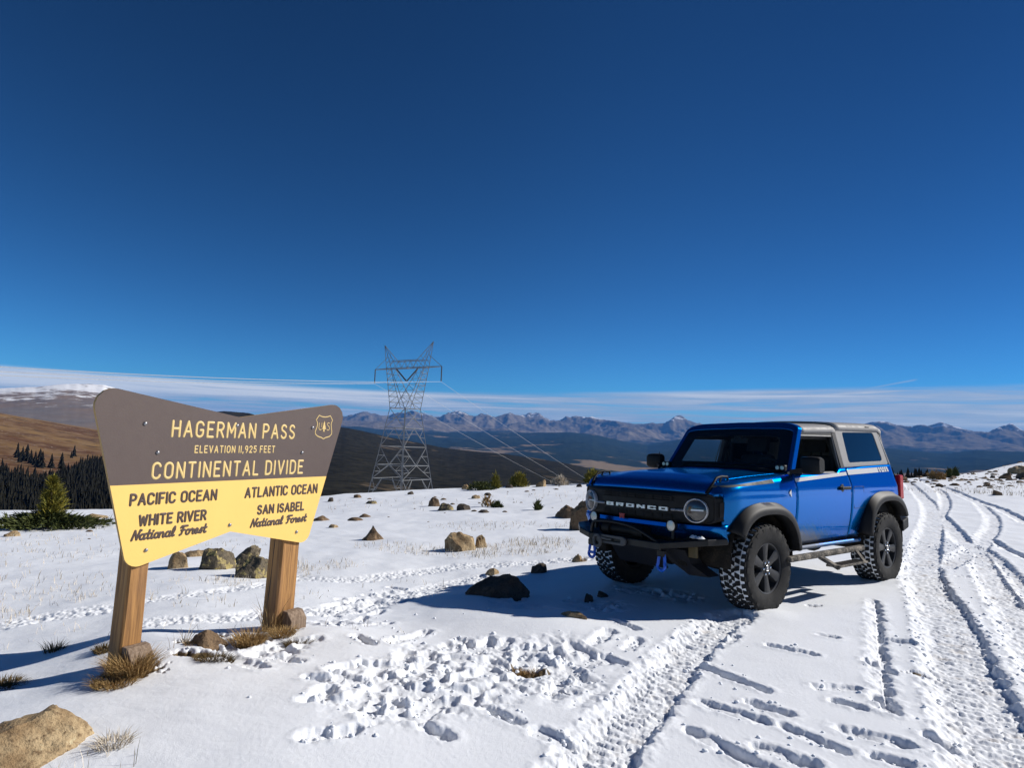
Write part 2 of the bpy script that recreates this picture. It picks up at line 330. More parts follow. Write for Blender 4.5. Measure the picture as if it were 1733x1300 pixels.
def ground_height(x, y, want_soil=False):
    z = soft_height(x, y); n1 = fbm(x*9, y*9, 3, 21); n2 = fbm(x*28, y*28, 2, 27); r = np.hypot(x, y)
    packed = np.zeros(x.shape); dz = np.zeros(x.shape)
    for wd, dep, poly in RUTS:
        pl = catmull(poly); hw = wd/2; d, s, sg = _seg(x, y, pl, hw+.35)
        near = d < hw+.3
        if not near.any(): continue
        dd = d+n1*.075+n2*.016; ins = np.where(sg < 0, 1-sstep(dd, hw-.13, hw+.05), 1-sstep(dd, hw-.035, hw+.012))
        tread = np.clip(.6+1.6*n1, 0, 1)*.009*np.sign(np.sin(2*np.pi*(s/.075+.5*np.abs(sg*d)/hw)))*np.sign(np.sin(2*np.pi*d/(wd/2.6)))*sstep(r, 16, 8)
        lip = .011*np.exp(-((dd-hw-.04)/.035)**2)*np.clip(n1*2.2+.35, 0, 1)
        cur = ins*(-dep*(.75+.6*fbm(s*1.1, s*0+wd*9, 2, 71))+tread*.55+.012*n2+.020*n1)+lip*(dep/.055)
        dz = np.where(near & (ins > packed), cur, np.where(near & (packed < .05), dz+lip*(dep/.055), dz)); packed = np.maximum(packed, ins*near)
    for wd, poly in BANDS:
        d, s, sg = _seg(x, y, catmull(poly), wd/2+.3); f = 1-sstep(d+n1*.06, wd/2-.06, wd/2+.05)
        dz = np.where(f > .01, dz+f*(-.022+.055*np.abs(fbm(x*7, y*7, 3, 41))+.02*n2), dz)
    rg = np.random.default_rng(5)
    feet = list(FEET)
    for cx, cy in TRAMPLE:
        rr = .16+.14*rg.random(); d = np.hypot(x-cx, y-cy); f = 1-sstep(d+n1*.12, rr*.3, rr*1.4)
        lump = .25-np.abs(fbm(x*4.5, y*4.5, 2, 51))*2.0
        dz = np.where(f > .01, dz*(1-.5*f)+f*(.046*lump+.026*n1+.008*n2-.016), dz)
        for k in range(3):
            a = rg.random()*6.28; px_, py_ = cx+(rg.random()-.5)*.55, cy+(rg.random()-.5)*.45
            feet.append([(px_, py_), (px_+.17*math.cos(a), py_+.17*math.sin(a))])
    for q in feet:
        hw = .040+.014*rg.random(); d, s, sg = _seg(x, y, q, hw+.18); near = d < hw+.15
        if not near.any(): continue
        dd = d+n1*.050+n2*.020; f = (1-sstep(dd, hw-.020, hw+.010))*np.clip(.75+1.1*fbm(x*5+9, y*5, 2, 77), .25, 1)
        dz = np.where(near, dz*(1-f)-f*(.038+.010*n2+.014*n1)+.006*np.exp(-((dd-hw-.03)/.025)**2)*(1-f)*np.clip(n1*2+.5, 0, 1), dz)
    dz = dz+0.0012*fbm(x*40, y*40, 2, 61)*sstep(r, 12, 6)
    z = z+dz
    if not want_soil: return z
    soil = np.zeros(x.shape)
    for cx, cy, ra, rb in SOIL:
        g = 1-np.sqrt(((x-cx)/ra)**2+((y-cy)/rb)**2)+n1*1.1+n2*.5; soil = np.maximum(soil, sstep(g, .15, .45)*(np.hypot(x-cx, y-cy) < .5))
    z = z-.035*soil
    return z, soil, packed

def snow_mat():
    m, t, b = mat('snow'); pos = t.new('ShaderNodeNewGeometry').outputs['Position']
    at = t.new('ShaderNodeAttribute', attribute_name='soil').outputs['Fac']; pk = t.new('ShaderNodeAttribute', attribute_name='packed').outputs['Fac']
    big = t.noise(pos, .6, 4); mid = t.noise(pos, 7, 4); fin = t.noise(pos, 95, 3)
    sn = t.mix(big, (.765, .795, .845), (.835, .855, .885)); sn = t.mix(t.math('MULTIPLY', pk, t.ramp(mid, .50, .8)), sn, (.62, .59, .56))
    so_ = t.mix(mid, (.055, .034, .018), (.17, .115, .055)); so_ = t.mix(t.ramp(fin, .5, .7), so_, (.26, .19, .10))
    t.set(b.inputs['Base Color'], t.mix(t.ramp(t.math('ADD', at, t.math('MULTIPLY', t.math('SUBTRACT', fin, .5), .5)), .35, .6), sn, so_))
    b.inputs['Roughness'].default_value = .62; b.inputs['Specular IOR Level'].default_value = .28
    b.inputs['Sheen Weight'].default_value = 0
    d = t.new('ShaderNodeVectorMath', operation='LENGTH'); t.set(d.inputs[0], pos)
    fade = t.ramp(d.outputs[1], 4, 18, 1.0, .25)
    bp = t.new('ShaderNodeBump'); bp.inputs['Distance'].default_value = .012; t.set(bp.inputs['Strength'], t.math('MULTIPLY', fade, .34))
    h = t.math('ADD', t.math('MULTIPLY', t.noise(pos, 210, 3, .7), .6), t.math('MULTIPLY', t.noise(pos, 60, 4, .6), .28)); t.l.new(h, bp.inputs['Height']); t.l.new(bp.outputs[0], b.inputs['Normal'])
    return m
SNOW = snow_mat()
def build_ground():
    az = np.r_[np.linspace(-180, -62, 50)[:-1], np.linspace(-62, -42, 130)[:-1], np.linspace(-42, 42, 1250)[:-1], np.linspace(42, 62, 130)[:-1], np.linspace(62, 180, 50)[:-1]]
    r = np.r_[.25, .6, 1.2, 1.8, np.exp(np.linspace(math.log(2.2), math.log(34), 1020)), np.exp(np.linspace(math.log(34.3), math.log(90), 130)), np.exp(np.linspace(math.log(93), math.log(260), 24))]
    A, Rr = np.meshgrid(np.radians(az), r, indexing='ij'); x, y = np.sin(A)*Rr, np.cos(A)*Rr
    z, soil, packed = ground_height(x, y, True)
    P = np.stack([x, y, z], -1); P = np.concatenate([P, P[:1]]); soil = np.concatenate([soil, soil[:1]]); packed = np.concatenate([packed, packed[:1]])
    o = grid_mesh('snow_ground', P, SNOW, attrs={'soil': soil, 'packed': packed}, flip=True)
    return tag(o, 'snow covered mountain pass with tyre tracks and footprints', 'ground', kind='structure')
build_ground()
def gz(x, y):
    return float(ground_height(np.array([float(x)]), np.array([float(y)]))[0])

# ================================================================== FAR COUNTRY
def far_coord(t): return t.new('ShaderNodeNewGeometry').outputs['Position']
def snow_peak_mat():
    m, t, b = mat('snowy_rock'); pos = far_coord(t); z = t.new('ShaderNodeSeparateXYZ', i_0=pos).outputs[2]
    st = t.noise(t.scale(pos, (.004, .004, .026)), 1.0, 6, .62); fi = t.noise(t.scale(pos, (.02, .02, .05)), 1.0, 5, .65); bigp = t.noise(pos, .0016, 3)
    rock = t.mix(fi, (.10, .085, .08), (.24, .21, .19)); rock = t.mix(t.ramp(bigp, .4, .6), rock, (.20, .145, .11))
    k = t.math('ADD', t.math('ADD', t.math('MULTIPLY', st, .55), t.math('MULTIPLY', fi, .45)), t.ramp(z, 40, 190, -.16, .10, False))
    t.set(b.inputs['Base Color'], t.mix(t.ramp(k, .46, .55), rock, (.82, .83, .86))); b.inputs['Roughness'].default_value = .9; b.inputs['Specular IOR Level'].default_value = .1
    return m
def hill_mat():
    m, t, b = mat('dry_alpine_grass'); pos = far_coord(t)
    n1 = t.noise(pos, .012, 5, .6); n2 = t.noise(pos, .11, 4, .65)
    c = t.mix(t.ramp(n1, .35, .65), (.095, .045, .022), (.235, .145, .06)); c = t.mix(t.ramp(n2, .42, .72), c, (.21, .135, .08)); c = t.mix(t.ramp(t.noise(pos, .045, 5, .7), .52, .68), c, (.065, .038, .022))
    speck = t.math('MULTIPLY', t.ramp(t.voro(pos, .28), .23, .15), t.ramp(t.noise(pos, .02, 3), .47, .62))
    t.set(b.inputs['Base Color'], t.mix(speck, c, (.42, .36, .30))); b.inputs['Roughness'].default_value = .95; b.inputs['Specular IOR Level'].default_value = .05
    return m
def forest_mat(name, dark, light, meadow, mscale, mlo, mhi, fscale, zmed=None):
    m, t, b = mat(name); pos = far_coord(t)
    f = t.noise(pos, fscale, 4, .7); c = t.mix(t.ramp(f, .3, .7), dark, light)
    k = t.noise(t.scale(pos, (1, 1, 3)), mscale, 5, .6)
    if zmed: k = t.math('ADD', k, t.ramp(t.new('ShaderNodeSeparateXYZ', i_0=pos).outputs[2], *zmed))
    t.set(b.inputs['Base Color'], t.mix(t.ramp(k, mlo, mhi), c, meadow)); b.inputs['Roughness'].default_value = 1; b.inputs['Specular IOR Level'].default_value = .0
    return m
def range_mat():
    """bare rock and old snow above the tree line, forest below"""
    m, t, b = mat('far_range'); pos = far_coord(t); z = t.new('ShaderNodeSeparateXYZ', i_0=pos).outputs[2]
    n = t.noise(pos, .0011, 5, .6); fi = t.noise(t.scale(pos, (1, 1, .6)), .006, 5, .65)
    rock = t.mix(n, (.150, .120, .085), (.26, .22, .165)); rock = t.mix(t.ramp(fi, .35, .7), rock, (.10, .085, .07))
    sn = t.math('ADD', t.math('ADD', t.math('MULTIPLY', fi, .6), t.math('MULTIPLY', n, .4)), t.ramp(z, 270, 580, -.22, .05, False))
    c = t.mix(t.ramp(sn, .54, .60), rock, (.80, .82, .85))
    tl = t.math('ADD', z, t.math('MULTIPLY', t.math('SUBTRACT', t.noise(pos, .0009, 5, .65), .5), 420))
    fo = t.mix(fi, (.014, .019, .012), (.03, .036, .02))
    t.set(b.inputs['Base Color'], t.mix(t.ramp(tl, 150, 105), c, fo)); b.inputs['Roughness'].default_value = 1; b.inputs['Specular IOR Level'].default_value = .0
    return m
class Ridge:
    """a hillside rising from a near foot to a crest whose height is given bearing by bearing, with a back slope"""
    def __init__(s, crest, r0, r1, e0, p, rough, freq, seed, jag=.04, jf=2.0, wob=.12):
        s.a = np.array([c[0] for c in crest]); s.e = np.array([c[1] for c in crest]); s.__dict__.update(r0=r0, r1=r1, e0=e0, p=p, rough=rough, freq=freq, seed=seed, jag=jag, jf=jf, wob=wob)
    def at(s, az, t):
        """points for bearing az (deg) and slope position t: 0 foot .. 1 crest .. 2 down the back"""
        ec = np.interp(az, s.a, s.e)+s.jag*fbm(az*s.jf, az*0+s.seed*3.3, 5, s.seed, .6)
        tt = np.minimum(t, 1); rc = s.r1*(1+s.wob*fbm(az*.11, az*0+7.7, 2, s.seed+5)); r = s.r0*(rc/s.r0)**tt; z = EYE+r*np.tan(np.radians(s.e0+(ec-s.e0)*tt**s.p))
        x, y = np.sin(np.radians(az))*r, np.cos(np.radians(az))*r
        g = fbm(x*s.freq, y*s.freq*.55, 5, s.seed, .52, True); z = z+r*s.rough*g*np.minimum(1, np.maximum(0, np.sin(np.pi*np.clip(tt, 0, 1)**2.2))**.6)
        bk = np.maximum(0, t-1); r = r*(1+bk*.25); z = z-bk*rc*.05
        return np.stack([np.sin(np.radians(az))*r, np.cos(np.radians(az))*r, z], -1)
    def build(s, name, label, m, na, nt, a0=None, a1=None):
        az = np.linspace(a0 if a0 is not None else s.a[0], a1 if a1 is not None else s.a[-1], na); t = np.r_[np.linspace(0, 1, nt), 1.03, 1.1, 1.3, 2]
        A, T = np.meshgrid(az, t, indexing='ij'); return tag(grid_mesh(name, s.at(A, T), m, flip=True), label, 'hills', kind='structure')
CR_SNOW = [(-60, 2.2), (-46.72, 2.46), (-41.31, 2.38), (-38.23, 2.51), (-37.26, 2.67), (-36.26, 2.79), (-34.55, 3.14), (-33.12, 3.26), (-32.19, 3.28), (-31.03, 2.97), (-29.22, 2.37), (-27.16, 1.85), (-25.88, 1.45), (-22.83, 1.03), (-19.62, .3), (-15.26, -1.53)]
CR_HILL = [(-60, 3.6), (-46.68, 2.11), (-41.21, 1.29), (-38.09, .84), (-36.42, .56), (-34.39, .25), (-32.26, -.11), (-30.96, -.37), (-26.95, -1.0), (-22.62, -1.96), (-18.94, -3.08), (-14, -5)]
CR_DARK = [(-32, -2.2), (-28.99, -.75), (-27.07, .7), (-25.88, 1.45), (-23.75, 1.75), (-21.98, 1.7), (-21.06, 1.45), (-18.27, 1.14), (-15.4, .91), (-14.28, .81), (-13.44, .69), (-12.44, .52), (-10.93, .22), (-8.39, -.2), (-5.82, -.62), (-3.23, -.84), (-.64, -.96), (1.96, -1.23), (4.55, -1.54), (7.12, -1.96), (9.16, -2.38), (12.16, -3.0), (17, -3.84), (22, -5)]
CR_VALLEY = [(-26, .3), (-20.54, .36), (-15.4, .86), (-13.06, .95), (-11.76, .8), (-8.03, .69), (-5.21, .69), (-1.17, .88), (1.47, .92), (5.3, 1.11), (7.2, 1.01), (9.65, .53), (11.87, .25), (13.69, .62), (14.95, .86), (16.97, .82), (21.6, .63), (25.95, .54), (29.61, .62), (31.9, .44), (33.74, .33), (35.5, .65), (38.26, .62), (41.82, .63), (45.87, .53), (60, .5)]
CR_BROWN = [(-22, .4), (-19.18, .71), (-15.42, 1.16), (-12.49, 1.43), (-9.49, 1.56), (-6.43, 1.62), (-3.32, 1.33), (-.2, 1.13), (4.49, .67), (9, -.3)]
CR_PEAKS = [(-30, .3), (-22.79, .56), (-19.19, .85), (-15.41, 1.11), (-13.96, 1.27), (-12.24, 1.44), (-9.49, 1.5), (-7.62, 1.89), (-6.59, 1.67), (-5.83, 1.91), (-5.26, 1.82), (-4.49, 1.96), (-3.34, 1.74), (-2.11, 2.15), (-1.37, 1.86), (-.85, 1.93), (.45, 2.03), (1.34, 1.96), (2.53, 2.1), (3.94, 1.79), (4.46, 1.8), (5.74, 2.21), (7.02, 2.24), (8.05, 1.97), (9.07, 2.1), (9.83, 2.07), (10.58, 2.04), (11.59, 2.02), (12.33, 2.14), (13.33, 1.87), (14.06, 2.14), (15.28, 1.77), (16.97, 1.57), (21.6, 1.45), (25.95, 1.52), (29.63, 1.97), (30.6, 1.99), (31.55, 1.79), (31.89, 1.75), (32.3, 1.89), (33.04, 1.95), (33.59, 1.96), (34.3, 1.72), (35.18, 1.53), (36.03, 1.38), (36.37, 1.35), (36.88, 1.61), (37.28, 1.74), (37.71, 1.67), (38.28, 1.39), (40.37, 1.29), (43.27, 1.55), (45.9, 1.36), (60, 1.2)]
Ridge(CR_PEAKS, 8200, 14500, -.6, 1.25, .055, 1/1700, 3, .12, 1.2, .2).build('mountain_range', 'far brown and snow flecked mountain range on the skyline', range_mat(), 1500, 110)
Ridge(CR_BROWN, 7600, 10300, -.4, 1.2, .018, 1/800, 9, .03, 1.3).build('bare_ridge', 'long bare brown ridge in front of the far peaks', range_mat(), 500, 60)
Ridge(CR_VALLEY, 2600, 8200, -3.9, .8, .012, 1/800, 14, .05, 1.1).build('forested_valley', 'wide dark blue forested valley with pale meadows below the peaks',
      forest_mat('valley_forest', (.012, .018, .012), (.026, .034, .018), (.21, .155, .095), .0014, .535, .585, .012, (-240, 40, .12, -.07)), 900, 140)
DARK = Ridge(CR_DARK, 330, 1500, -7.0, .8, .010, 1/260, 21, .04, 2.2)
DARK.build('forested_slope', 'dark forested mountain slope falling to the right behind the pylon', forest_mat('near_forest', (.012, .012, .010), (.034, .032, .024), (.14, .105, .07), .007, .61, .68, .06), 700, 170)
Ridge(CR_SNOW, 1500, 3600, -1.2, 1.1, .012, 1/520, 33, .05, 1.7).build('snowy_mountain', 'broad snow streaked mountain at the left edge', snow_peak_mat(), 500, 110)
HILL = Ridge(CR_HILL, 190, 900, -9.0, .62, .010, 1/170, 41, .03, 1.5)
HILL.build('grassy_hill', 'rounded brown grassy hill above the dark conifers', hill_mat(), 420, 150)

# ---- conifers: one mesh per kind for trees that stand apart, one mass for the wood
CONIFER = plain('conifer_needles', (.019, .0185, .0145), 1.0, var=.5, scale=.7, spec=.02); BARK = plain('bark', (.07, .05, .035), .9, scale=20)
def conifer_geo(rng, h, w, tiers=5, sides=7):
    V = []; F = []
    for k in range(tiers):
        f = k/tiers; zb = h*(.06+.86*f); zt = min(h, zb+h*(.34-.10*f)); rb = w*(1-f)**.85*(.85+.3*rng.random())+.02*h
        o = len(V); ph = rng.random()*6.28
        for j in range(sides*2):
            a = ph+math.pi*j/sides; rr = rb*((.75+.45*rng.random()) if j % 2 == 0 else (.45+.2*rng.random())); V.append((rr*math.cos(a), rr*math.sin(a), zb-(.05*h if j % 2 == 0 else -.01*h)*rng.random()))
        V.append(((rng.random()-.5)*.03*h, (rng.random()-.5)*.03*h, zt))
        F += [(o+j, o+(j+1) % (sides*2), o+sides*2) for j in range(sides*2)]
    return np.array(V), np.array(F)
def wood():
    rng = np.random.default_rng(3); kinds = [conifer_geo(rng, 1, .105+.05*rng.random(), 4, 4) for _ in range(6)]; V = []; F = []; o = 0; n = 0
    top_az = [-50, -38.1, -36.5, -35.3, -34.6, -33.6, -32.7, -32.0, -30, -27, -24, -20]; top_e = [-1.6, -2.75, -3.2, -3.6, -3.35, -2.75, -2.0, -1.95, -2.3, -2.6, -3.2, -4.0]
    N = 54000; az = -50+30*rng.random(N); t = rng.random(N)**.75; p = HILL.at(az, t); e = np.degrees(np.arctan2(p[:, 2]-EYE, np.hypot(p[:, 0], p[:, 1])))
    lim = np.interp(az, top_az, top_e)+.45*fbm(az*1.1, az*0+2., 3, 4); ok = (e < lim-.55) & ~((az > -38.6) & (az < -36.6) & (e > -5.4) & (e < -4.5) & (rng.random(N) < .93))
    for i in np.flatnonzero(ok)[:11000]:
        k = kinds[rng.integers(6)]; h = (3.2+6.5*rng.random()**1.6)*(.75 if e[i] > lim[i]-.9 else 1); q = p[i]
        a = rng.random()*6.28; c, sn = math.cos(a), math.sin(a); v = k[0]*h; v = np.stack([v[:, 0]*c-v[:, 1]*sn+q[0], v[:, 0]*sn+v[:, 1]*c+q[1], v[:, 2]+q[2]-.3], -1)
        V.append(v); F.append(k[1]+o); o += len(v)
    tag(tri_mesh('conifer_wood', np.concatenate(V), np.concatenate(F), CONIFER), 'dense dark conifer wood below the brown hill', 'wood', kind='stuff')
wood()
def lone_tree(i, name='conifer_tree'):
    rng = np.random.default_rng(50+i); V, F = conifer_geo(rng, 1, .2, 6, 6)
    r = bpy.data.objects.new(name, None); link(r); c = tri_mesh('crown', V, F, CONIFER, parent=r); b = MB(); b.tube([(0, 0, -.1), (0, 0, .6)], [.03, .012], 6); b.build('trunk', BARK, r); return r
def copy_thing(o):
    c = o.copy(); COL.objects.link(c)
    for ch in o.children:
        d = ch.copy(); COL.objects.link(d); d.parent = c; d.matrix_parent_inverse = ch.matrix_parent_inverse
        for g in ch.children:
            e = g.copy(); COL.objects.link(e); e.parent = d
    return c
PROTO = [lone_tree(i) for i in range(3)]; used = set()
def put_tree(k, loc, h, label, group, rz):
    o = PROTO[k] if k not in used else copy_thing(PROTO[k]); used.add(k)
    o.location = loc; o.scale = (h, h, h); o.rotation_euler = (0, 0, rz); tag(o, label, 'tree', group)
rg = np.random.default_rng(8)
for i, (az, e, h) in enumerate([(-36.9, -1.9, 9), (-36.6, -2.05, 8), (-36.35, -2.15, 10), (-36.1, -2.3, 8), (-35.85, -2.4, 8), (-35.6, -2.55, 10), (-35.45, -2.6, 9), (-33.6, -1.75, 8), (-33.75, -1.85, 5), (-34.9, -2.6, 8), (-34.3, -2.65, 9), (-36.75, -2.2, 6)]):
    ts = np.linspace(0, 1, 400); q = HILL.at(np.full(400, az), ts); ee = np.degrees(np.arctan2(q[:, 2]-EYE, np.hypot(q[:, 0], q[:, 1]))); p = q[int(np.argmax(ee > e-.35))]
    put_tree(i % 3, (p[0], p[1], p[2]-.3), h, 'small dark conifer standing on the open brown hillside', 'conifers on the brown hillside', rg.random()*6)
for i in range(30):
    az = 30.35+2.3*(i+.6*rg.random())/30; r = 95+40*rg.random(); x, y = math.sin(R(az))*r, math.cos(R(az))*r; z = float(base_height(np.array([x]), np.array([y]))[0])
    put_tree(i % 3, (x, y, z-.2), 1.5+2.0*rg.random(), 'small dark conifer in the row behind the snowy crest right of the vehicle', 'conifers behind the crest', rg.random()*6)

# ---- the air between: far ranges fade to blue
def haze():
    b = MB(); b.box((0, 2000, -250), (44000, 40000, 2100))
    m = bpy.data.materials.new('haze'); m.use_nodes = True; t = NT(m.node_tree); t.n.clear()
    v = t.new('ShaderNodeVolumePrincipled'); v.inputs['Color'].default_value = (.11, .38, 1, 1); v.inputs['Density'].default_value = 4.6e-5; v.inputs['Anisotropy'].default_value = .0
    t.l.new(v.outputs[0], t.new('ShaderNodeOutputMaterial').inputs['Volume'])
    tag(b.build('haze', m), 'thin blue mountain air between the pass and the far range', 'haze', kind='stuff')
haze()

# ================================================================== POWER LINE
STEEL = plain('galvanised_steel', (.22, .23, .24), .6, .2, .2, .8)
INSUL = plain('insulator_glass', (.05, .055, .06), .35)
CABLE = plain('aluminium_cable', (.58, .59, .60), .35, .5)
def pylon():
    yaw = R(-34.6); ca, sa = math.cos(yaw), math.sin(yaw); bx, by, bz = -22.8, 140, -11.8
    root = empty('lattice_pylon', (bx, by, bz), 'tall grey steel lattice pylon standing beyond the snowy edge', 'pylon', rot=(0, 0, yaw))
    L = lambda a, b, z: (a, b, z-bz)
    half = lambda z: (4.6+(8-z)*.28)/2
    lv = [-11.8, -7.0, -4.1, -.2, 3.75, 8.0]
    b = MB(); t = lambda p, q, r=.055: b.tube([L(*p), L(*q)], r, 4)
    for sx_ in (-1, 1):
        for sy_ in (-1, 1): t((sx_*half(lv[0]), sy_*half(lv[0]), lv[0]), (sx_*2.3, sy_*2.3, 8.0), .10)
    legs = b.build('legs', STEEL, root)
    b = MB()
    for i in range(5):
        z0, z1 = lv[i], lv[i+1]; h0, h1 = half(z0), half(z1); zm = (z0+z1)/2; hm = half(zm)
        for k in range(4):
            def P(u, z, k=k):
                h = half(z); x, y = u*h, -h
                for _ in range(k): x, y = -y, x
                return (x, y, z)
            t(P(-1, z1), P(1, z1), .06)
            if i in (1, 3): t(P(-1, z0), P(0, z1)); t(P(1, z0), P(0, z1)); t(P(-1, zm), P(-.5, zm), .04); t(P(1, zm), P(.5, zm), .04); t(P(-.5, zm), P(-1, z1), .04); t(P(.5, zm), P(1, z1), .04)
            elif i == 0: t(P(-1, z0), P(-.35, z1)); t(P(1, z0), P(.35, z1)); t(P(-.35, z1), P(-.6, zm), .04); t(P(-1, z1), P(-.65, zm), .04); t(P(1, z1), P(.65, zm), .04); t(P(-1, zm), P(-.66, zm), .04); t(P(1, zm), P(.66, zm), .04)
            elif i == 2: t(P(0, z0), P(-1, z1)); t(P(0, z0), P(1, z1)); t(P(-.5, zm), P(-1, zm), .04); t(P(.5, zm), P(1, zm), .04); t(P(-.5, zm), P(-1, z0), .04); t(P(.5, zm), P(1, z0), .04)
            else: t(P(-1, z0), P(1, z1)); t(P(1, z0), P(-1, z1)); t(P(-1, zm), P(0, zm), .04); t(P(1, zm), P(0, zm), .04)
    b.build('bracing', STEEL, root)
    b = MB(); zb, zt = 16.8, 18.4
    t = lambda p, q, r=.06: b.tube([L(*p), L(*q)], r, 4)
    for s in (-1, 1):
        for d in (-1, 1):
            O0, O1 = (s*2.3, d*2.3, 8.0), (s*5.5, d*.8, zb); I0, I1 = (-s*.8, d*2.3, 8.0), (s*4.2, d*.8, zb)
            lerp = lambda A, B, f: tuple(A[i]+(B[i]-A[i])*f for i in range(3))
            t(O0, O1, .09); t(I0, I1, .08)
            for i in range(7):
                f0, f1 = i/7, (i+1)/7
                t(lerp(O0, O1, f0), lerp(I0, I1, f1), .045); t(lerp(O0, O1, f1), lerp(I0, I1, f1), .04)
        for i in range(1, 7):
            f = i/7; t((s*(2.3+3.2*f), -2.3+1.5*f, 8+8.8*f), (s*(2.3+3.2*f), 2.3-1.5*f, 8+8.8*f), .04); t((s*(2.3+3.2*f), -2.3+1.5*f, 8+8.8*f), (s*(2.3+3.2*(f+.14)), 2.3-1.5*(f+.14), 8+8.8*(f+.14)), .04)
    b.build('cage', STEEL, root)
    b = MB()
    for d in (-.8, .8):
        t((-9.8, 0, zb), (-5.5, d, zb), .08); t((9.8, 0, zb), (5.5, d, zb), .08); t((-5.5, d, zb), (5.5, d, zb), .09); t((-3.5, d, zt), (3.5, d, zt), .08)
        xs = [-5.5, -3.5, -2.6, -1.7, -.85, 0, .85, 1.7, 2.6, 3.5, 5.5]
        for i in range(10): t((xs[i], d, zb if i % 2 == 0 else zt), (xs[i+1], d, zt if i % 2 == 0 else zb), .05)
    for x in (-9.8, 9.8): t((x, 0, zb), (math.copysign(6.15, x), 0, 19.4), .06)
    for x in (-5.5, 0, 5.5): t((x, -.8, zb), (x, .8, zb), .05)
    b.build('crossarm', STEEL, root)
    for s in (-1, 1):
        b = MB(); t = lambda p, q, r=.06: b.tube([L(*p), L(*q)], r, 4)
        for d in (-.8, .8):
            t((s*5.5, d, zb), (s*7.2, 0, 22.2), .08); t((s*3.5, d, zt), (s*7.2, 0, 22.2), .07); t((s*3.5, d, zt), (s*6.0, d*.75, 18.3), .05); t((s*5.6, d*.4, 20.4), (s*6.1, d*.7, 18.6), .045); t((s*4.4, d*.8, zt+.9), (s*5.8, d*.8, 17.6), .045)
        b.build('peak', STEEL, root)
        b = MB(); b.tube([L(s*9.8, 0, zb), L(s*9.8, 0, 13.7)], .13, 6); b.build('insulator', INSUL, root)
        b = MB(); b.tube([L(s*3.2, 0, zb-.1), L(s*.1, 0, 14.0)], .16, 6); b.build('insulator', INSUL, root)
    world_pt = lambda a, z: Vector((bx+a*ca, by+a*sa, z))
    fwd = Vector((.57, .82, 0)); far = {-9.8: (63, 400, -36.5), 0: (74, 400, -38), 9.8: (84, 400, -38)}
    for a, nm in ((-9.8, 'left'), (0, 'middle'), (9.8, 'right')):
        p0 = world_pt(a, 13.6); pts = []; rad = [.045]*36+[.034]*4+[.026]*41
        for i in range(40, 0, -1):
            tt = 250*i/40; q = p0-fwd*tt; q.z = 13.6-.00043*tt*(250-tt); pts.append(q)
        f = Vector(far[a])
        for i in range(41):
            u = i/40; q = p0.lerp(f, u); q.z -= 7*u*(1-u); pts.append(q)
        b = MB(); b.tube(pts, rad, 5)
        tag(b.build('power_cable', CABLE), {'left': 'pale overhead cable hung from the left arm of the pylon', 'middle': 'pale overhead cable hung from the V shaped insulators of the pylon', 'right': 'pale overhead cable hung from the right arm of the pylon'}[nm], 'cable', 'overhead cables')
pylon()

# ================================================================== FOREST SIGN
def wood_mat(name, c0, c1, c2, rough=.75):
    m, t, b = mat(name); tc = t.new('ShaderNodeTexCoord').outputs['Object']
    g = t.noise(t.scale(tc, (55, 55, 2.2)), 1, 5, .6, .4); big = t.noise(t.scale(tc, (7, 7, 1.1)), 1, 3)
    c = t.mix(t.ramp(g, .3, .7), c0, c1); c = t.mix(t.ramp(big, .48, .7), c, c2)
    crack = t.ramp(t.noise(t.scale(tc, (26, 26, .9)), 1, 2, .5, .6), .29, .26)
    c = t.mix(t.ramp(t.noise(t.scale(tc, (90, 90, 3)), 1, 4, .7), .55, .72), c, tuple(q*.35 for q in c0)); c = t.mix(crack, c, (.03, .018, .01)); t.set(b.inputs['Base Color'], c); b.inputs['Roughness'].default_value = rough
    bp = t.new('ShaderNodeBump'); bp.inputs['Strength'].default_value = .5; bp.inputs['Distance'].default_value = .004
    t.l.new(t.math('SUBTRACT', g, t.math('MULTIPLY', crack, 1.5)), bp.inputs['Height']); t.l.new(bp.outputs[0], b.inputs['Normal']); return m
def arc(cx, cy, rx, ry, a0, a1, n=10): return [(cx+rx*math.cos(R(a0+(a1-a0)*i/n)), cy+ry*math.sin(R(a0+(a1-a0)*i/n))) for i in range(n+1)]
_C = arc(.27, .73, .27, .27, 15, 180)+arc(.27, .27, .27, .27, 180, 345)
_S = arc(.25, .755, .23, .245, 25, 180, 8)+[(.06, .62)]+[(.25, .52), (.40, .43)]+arc(.25, .25, .24, .25, 20, -160, 9)
